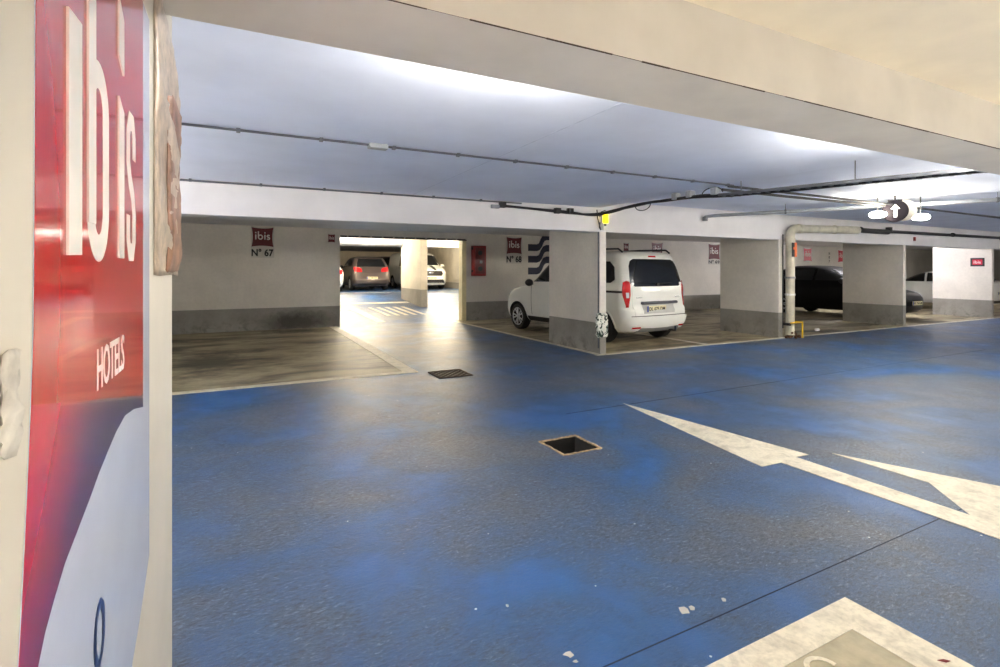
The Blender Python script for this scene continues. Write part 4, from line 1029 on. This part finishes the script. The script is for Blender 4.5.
# black pipe farther right along lintel
t = empty('drain_pipe', (px.x+2.61, YF-.12, 2.41), 'long black pipe continuing along the lintel at the right', 'pipe')
bm = B(); tube(bm, [(0, 0, .0), (.1, 0, -.03), (1.2, 0, -.03)], .06, 14); tube(bm, [(.9, 0, -.03), (1.5, 0, -.01), (20, 0, .06)], .038, 12); finish('pipe_run', bm, M['cable'], t, smooth=True)
bm = B(); cyl(bm, (1.25, 0, .03), EZ, .07, .12, 14); finish('pipe_valve', bm, M['cable'], t, smooth=True)
for x in (4.5, 7.5):
    bm = B(); cyl(bm, (x, 0, .01), EX, .055, .06, 12); finish('pipe_clamp', bm, M['cable'], t, smooth=True)
# white pipe, rail and studs over the opening
t = empty('opening_rail', (DX0, YB-.03, DZ-.02), 'dark rail with pale studs along the top of the opening', 'rail')
bm = B(); box(bm, 0, -.02, -.02, DX1-DX0, .0, .03); finish('rail', bm, M['ink'], t)
for k in range(12):
    bm = B(); cyl(bm, (.18+k*.3, -.03, .0+.02), (0, 1, 0), .018, .02, 10); finish('stud', bm, M['board'], t)
t = empty('white_duct', (3.9, 14.5, 2.2), 'long white round duct just behind the top of the opening', 'duct')
bm = B(); tube(bm, [(-2.0, 0, .02), (.30, 0, .02)], .11, 18); finish('duct_run', bm, M['white'], t, smooth=True)
bm = B(); cyl(bm, (.30, 0, .02), EX, .125, .05, 18); finish('duct_collar', bm, M['white'], t, smooth=True)
# lamp on the first partition post
pz = PY(604, 222, YF-.03)
t = empty('emergency_lamp', (pz.x, YF, pz.z-.14), 'small white wall lamp with yellow cover on the post of the first partition', 'lamp')
bm = B(); box(bm, -.045, -.07, 0, .045, -.002, .28, bev=.008); finish('lamp_body', bm, M['white'], t)
bm = B(); box(bm, -.05, -.085, .12, .055, -.06, .27, bev=.01); finish('lamp_cover', bm, M['yellowglow'], t)
bm = B(); box(bm, -.03, -.08, .07, .01, -.069, .1); finish('test_button', bm, M['ink'], t)
for k, (a, b) in enumerate((((-.15, -.03, .34), (-.07, -.03, .0)), ((.03, -.03, .34), (-.09, -.03, .22)))):
    bm = B(); tube(bm, [a, ((a[0]+b[0])/2-.03, -.035, (a[2]+b[2])/2+.03), b], .009, 6); finish('feed_cable', bm, M['cable'], t, smooth=True)
bm = B(); tube(bm, [(5.5-.018, YF+.02, .1), (5.5-.018, YF+.02, 2.1), (5.5-.01, YF-.015, 2.25)], .012, 8)
tag(finish('wall_conduit', bm, M['conduit'], None, True), 'thin vertical conduit up the left edge of the first partition', 'conduit')
# crumpled printed tape on the post
pt = PY(601.5, 325, YF-.05); R = random.Random(8)
t = empty('tape_wrap', (pt.x, YF-.0, pt.z-.2), 'crumpled white tape with dark print wrapped around the first partition post', 'tape')
bm = B(); n, mz = 18, 10; rings = []
for j in range(mz+1):
    z = .4*j/mz; rr = []
    for k in range(n):
        a = 2*PI*k/n; rad = 1+R.uniform(-.18, .2)
        rr.append(bm.verts.new((math.cos(a)*.12*rad*(1-.15*abs(j/mz-.5)*2), -.055+math.sin(a)*.055*rad, z+R.uniform(-.015, .015))))
    rings.append(rr)
for q in range(mz):
    for k in range(n):
        f = bm.faces.new((rings[q][k], rings[q][(k+1) % n], rings[q+1][(k+1) % n], rings[q+1][k]))
bm.faces.new(rings[0][::-1]); bm.faces.new(rings[-1])
def tapemat():
    m, nt, p = newmat('printed_tape'); g = N(nt, 'ShaderNodeNewGeometry')
    n1 = noise(nt, g.outputs['Position'], 14, 2, .5, 1)
    nt.links.new(ramp(nt, n1, [(.40, (24, 40, 30)), (.46, (60, 90, 70)), (.49, (232, 232, 222))]), p.inputs['Base Color']); p.inputs['Roughness'].default_value = .35
    return m
finish('tape_roll', bm, tapemat(), t)
# round arrow sign with twin bulkhead lamps
sp = PX(895, 211, 9.3)
SY = YC
d_ = ray(895, 211); k_ = SY/d_.y; sp = d_*k_+Vector((0, 0, H))
t = empty('arrow_sign', (sp.x, sp.y, sp.z), 'round dark sign with a white upward arrow hanging over the lane', 'sign')
toc = Vector((-sp.x, -sp.y, 0)).normalized(); ang = math.atan2(toc.y, toc.x)+PI/2   # face towards the lane entrance
ang = math.radians(-58)
t.rotation_euler = (0, 0, ang)
bm = B(); lathe(bm, (0, 0, 0), (0, -1, 0), [(.155, -.05), (.172, -.04), (.172, .02), (.160, .03)], 40); finish('sign_disc', bm, simple('sign_dark', (26, 20, 27), .6, spec=.2), t, smooth=True)
bm = B(); a = .033
prism(bm, [Vector((x, -.031, z)) for x, z in ((-.022, -.10), (.022, -.10), (.022, .03), (.06, .03), (0, .105), (-.06, .03), (-.022, .03))], (0, -.004, 0))
finish('arrow', bm, M['white'], t)
bm = B(); lathe(bm, (.12, .12, .02), (0, -1, 0), [(.15, -.03), (.17, -.02), (.17, .02), (.15, .03)], 32); finish('rear_disc', bm, simple('sign_cream', (190, 184, 170), .5), t, smooth=True)
bm = B(); tube(bm, [(0, 0, .16), (0, 0, ZS2-sp.z-.01)], .014, 8); box(bm, -.09, -.02, ZS2-sp.z-.1, .09, .02, ZS2-sp.z-.075); finish('hanger', bm, M['cable'], t)
def bulkhead(u, v, label):
    d = ray(u, v); D = sp.x*SN+sp.y*CS
    q = d*(D/(d.x*SN+d.y*CS))+Vector((0, 0, H))
    t = empty('flood_lamp', q, label, 'lamp', 'pair of lamps beside the arrow sign', math.radians(-58))
    bm = B(); bmesh.ops.create_uvsphere(bm, u_segments=24, v_segments=12, radius=1, matrix=Matrix.Diagonal((.115, .05, .05, 1))); finish('lamp_lens', bm, M['floodlamp'], t, smooth=True)
    bm = B(); box(bm, -.10, .035, -.045, .10, .075, .045, bev=.01); finish('lamp_body', bm, M['pipegrey'], t)
    bm = B(); tube(bm, [(0, .05, .04), (0, .05, ZS2-q.z)], .008, 6); finish('lamp_rod', bm, M['cable'], t, smooth=True)
bulkhead(878, 214.5, 'glowing oval lamp left of the round arrow sign')
bulkhead(921, 217, 'glowing oval lamp right of the round arrow sign')
# small detector on lintel
q = PY(914, 239, YF); bm = B(); box(bm, q.x-.04, YF-.03, q.z-.05, q.x+.04, YF-.001, q.z+.05, bev=.006)
tag(finish('detector', bm, M['cabred']), 'tiny dark red detector on the lintel right of the arrow sign', 'detector')

# ---------------------------------------------------------------- ceiling battens (the lamps of the garage)
def batten(x, y, z, rot, mat, label, length=1.25, group='fluorescent battens of the garage', drop=0):
    t = empty('batten_lamp', (x, y, z-drop), label, 'lamp', group, rot)
    bm = B(); box(bm, -length/2, -.035, -.10, length/2, .035, -.06, bev=.006); finish('housing', bm, M['white'], t)
    for sx_ in (-.4, .4):
        bm = B(); tube(bm, [(sx_, 0, drop), (sx_, 0, -.07)], .006, 6); finish('hanger', bm, M['galv'], t)
    bm = B(); tube(bm, [(-length/2+.04, 0, -.125), (length/2-.04, 0, -.125)], .022, 12); finish('tube', bm, mat, t, smooth=True)
    return t
for k, x in enumerate((1.2, 4.4, 7.6, 11.0, 14.5, 18.5, 22.5)):
    batten(x, 2.12, ZS if x < 5.5 else ZS2, 0, M['tube'], 'white batten lamp tucked behind the near beam, over the lane', drop=.035 if x < 5.5 else .15)
for x in (9.0, 15.0):
    batten(x, -.4, 2.48, 0, M['tube'], 'white batten lamp on the slab behind the viewer')
batten(18.3, 9.3, ZS, math.radians(25), M['tubestrong'], 'strong white batten lamp over the nose of the black car', group=None)
batten(27, 10.0, ZS, math.radians(25), M['tube'], 'white batten lamp at the back of the far right bays', group=None)
batten(3.2, 14.05, 2.78, 0, M['tube'], 'added warm batten lamp, hidden just inside the opening, above its lintel', group=None)  # added out of sight to brighten the white duct
for x, y in ((4.2, 18.6), (7.8, 18.6), (7.6, 15.2), (4.0, 23.2), (8.6, 23.2)):
    batten(x, y, 2.78, 0, M['tubewarm'], 'warm batten lamp in the far room', group='warm battens of the far room')
# unseen fill lamps added behind the viewer and at left to brighten the slab
upl = [((x, -.75, .22), 0, 'tubeup', 'added white fill lamp, unseen, low on the wall behind the viewer', 'added fill lamps behind the viewer') for x in (0.8, 3.0, 5.2, 7.6, 10.2, 13, 16.5, 20.5, 25)]
upl += [((XL, y, 1.3), -PI/2, 'tubeleft', 'added white fill uplighter, unseen, on the left end wall of the lane', 'added fill uplighters on the left end wall') for y in (2.9, 4.6, 6.2)]
for pos_, rot_, mt_, lb_, gp_ in upl:
    t = empty('wall_uplighter', pos_, lb_, 'lamp', gp_, rot_)
    bm = B(); prism(bm, [Vector((-.75, a, b)) for a, b in ((0, -.08), (0, .08), (.02, .08), (.02, -.04), (.14, -.04), (.17, .035), (.19, .035), (.16, -.08))], (1.5, 0, 0)); finish('tray', bm, M['white'], t)
    bm = B(); tube(bm, [(-.70, .09, .01), (.70, .09, .01)], .025, 12); finish('tube', bm, M[mt_], t, smooth=True)
# ---------------------------------------------------------------- camera, world, view
cam = bpy.data.cameras.new('camera'); co = bpy.data.objects.new('camera', cam); C.objects.link(co)
co.location = (0, 0, H); co.rotation_euler = (PI/2, 0, -YAW)
cam.sensor_width = 36; cam.lens = 36*F/1000; cam.shift_y = -(333.5-HV)/1000; cam.clip_start = .02
bpy.context.scene.camera = co
w = bpy.data.worlds.new('world'); bpy.context.scene.world = w; w.use_nodes = True
w.node_tree.nodes['Background'].inputs[0].default_value = (.6, .7, 1, 1); w.node_tree.nodes['Background'].inputs[1].default_value = .05
vs = bpy.context.scene.view_settings
vs.view_transform = 'Standard'; vs.look = 'None'; vs.gamma = 1; vs.exposure = 2.6; vs.use_curve_mapping = False
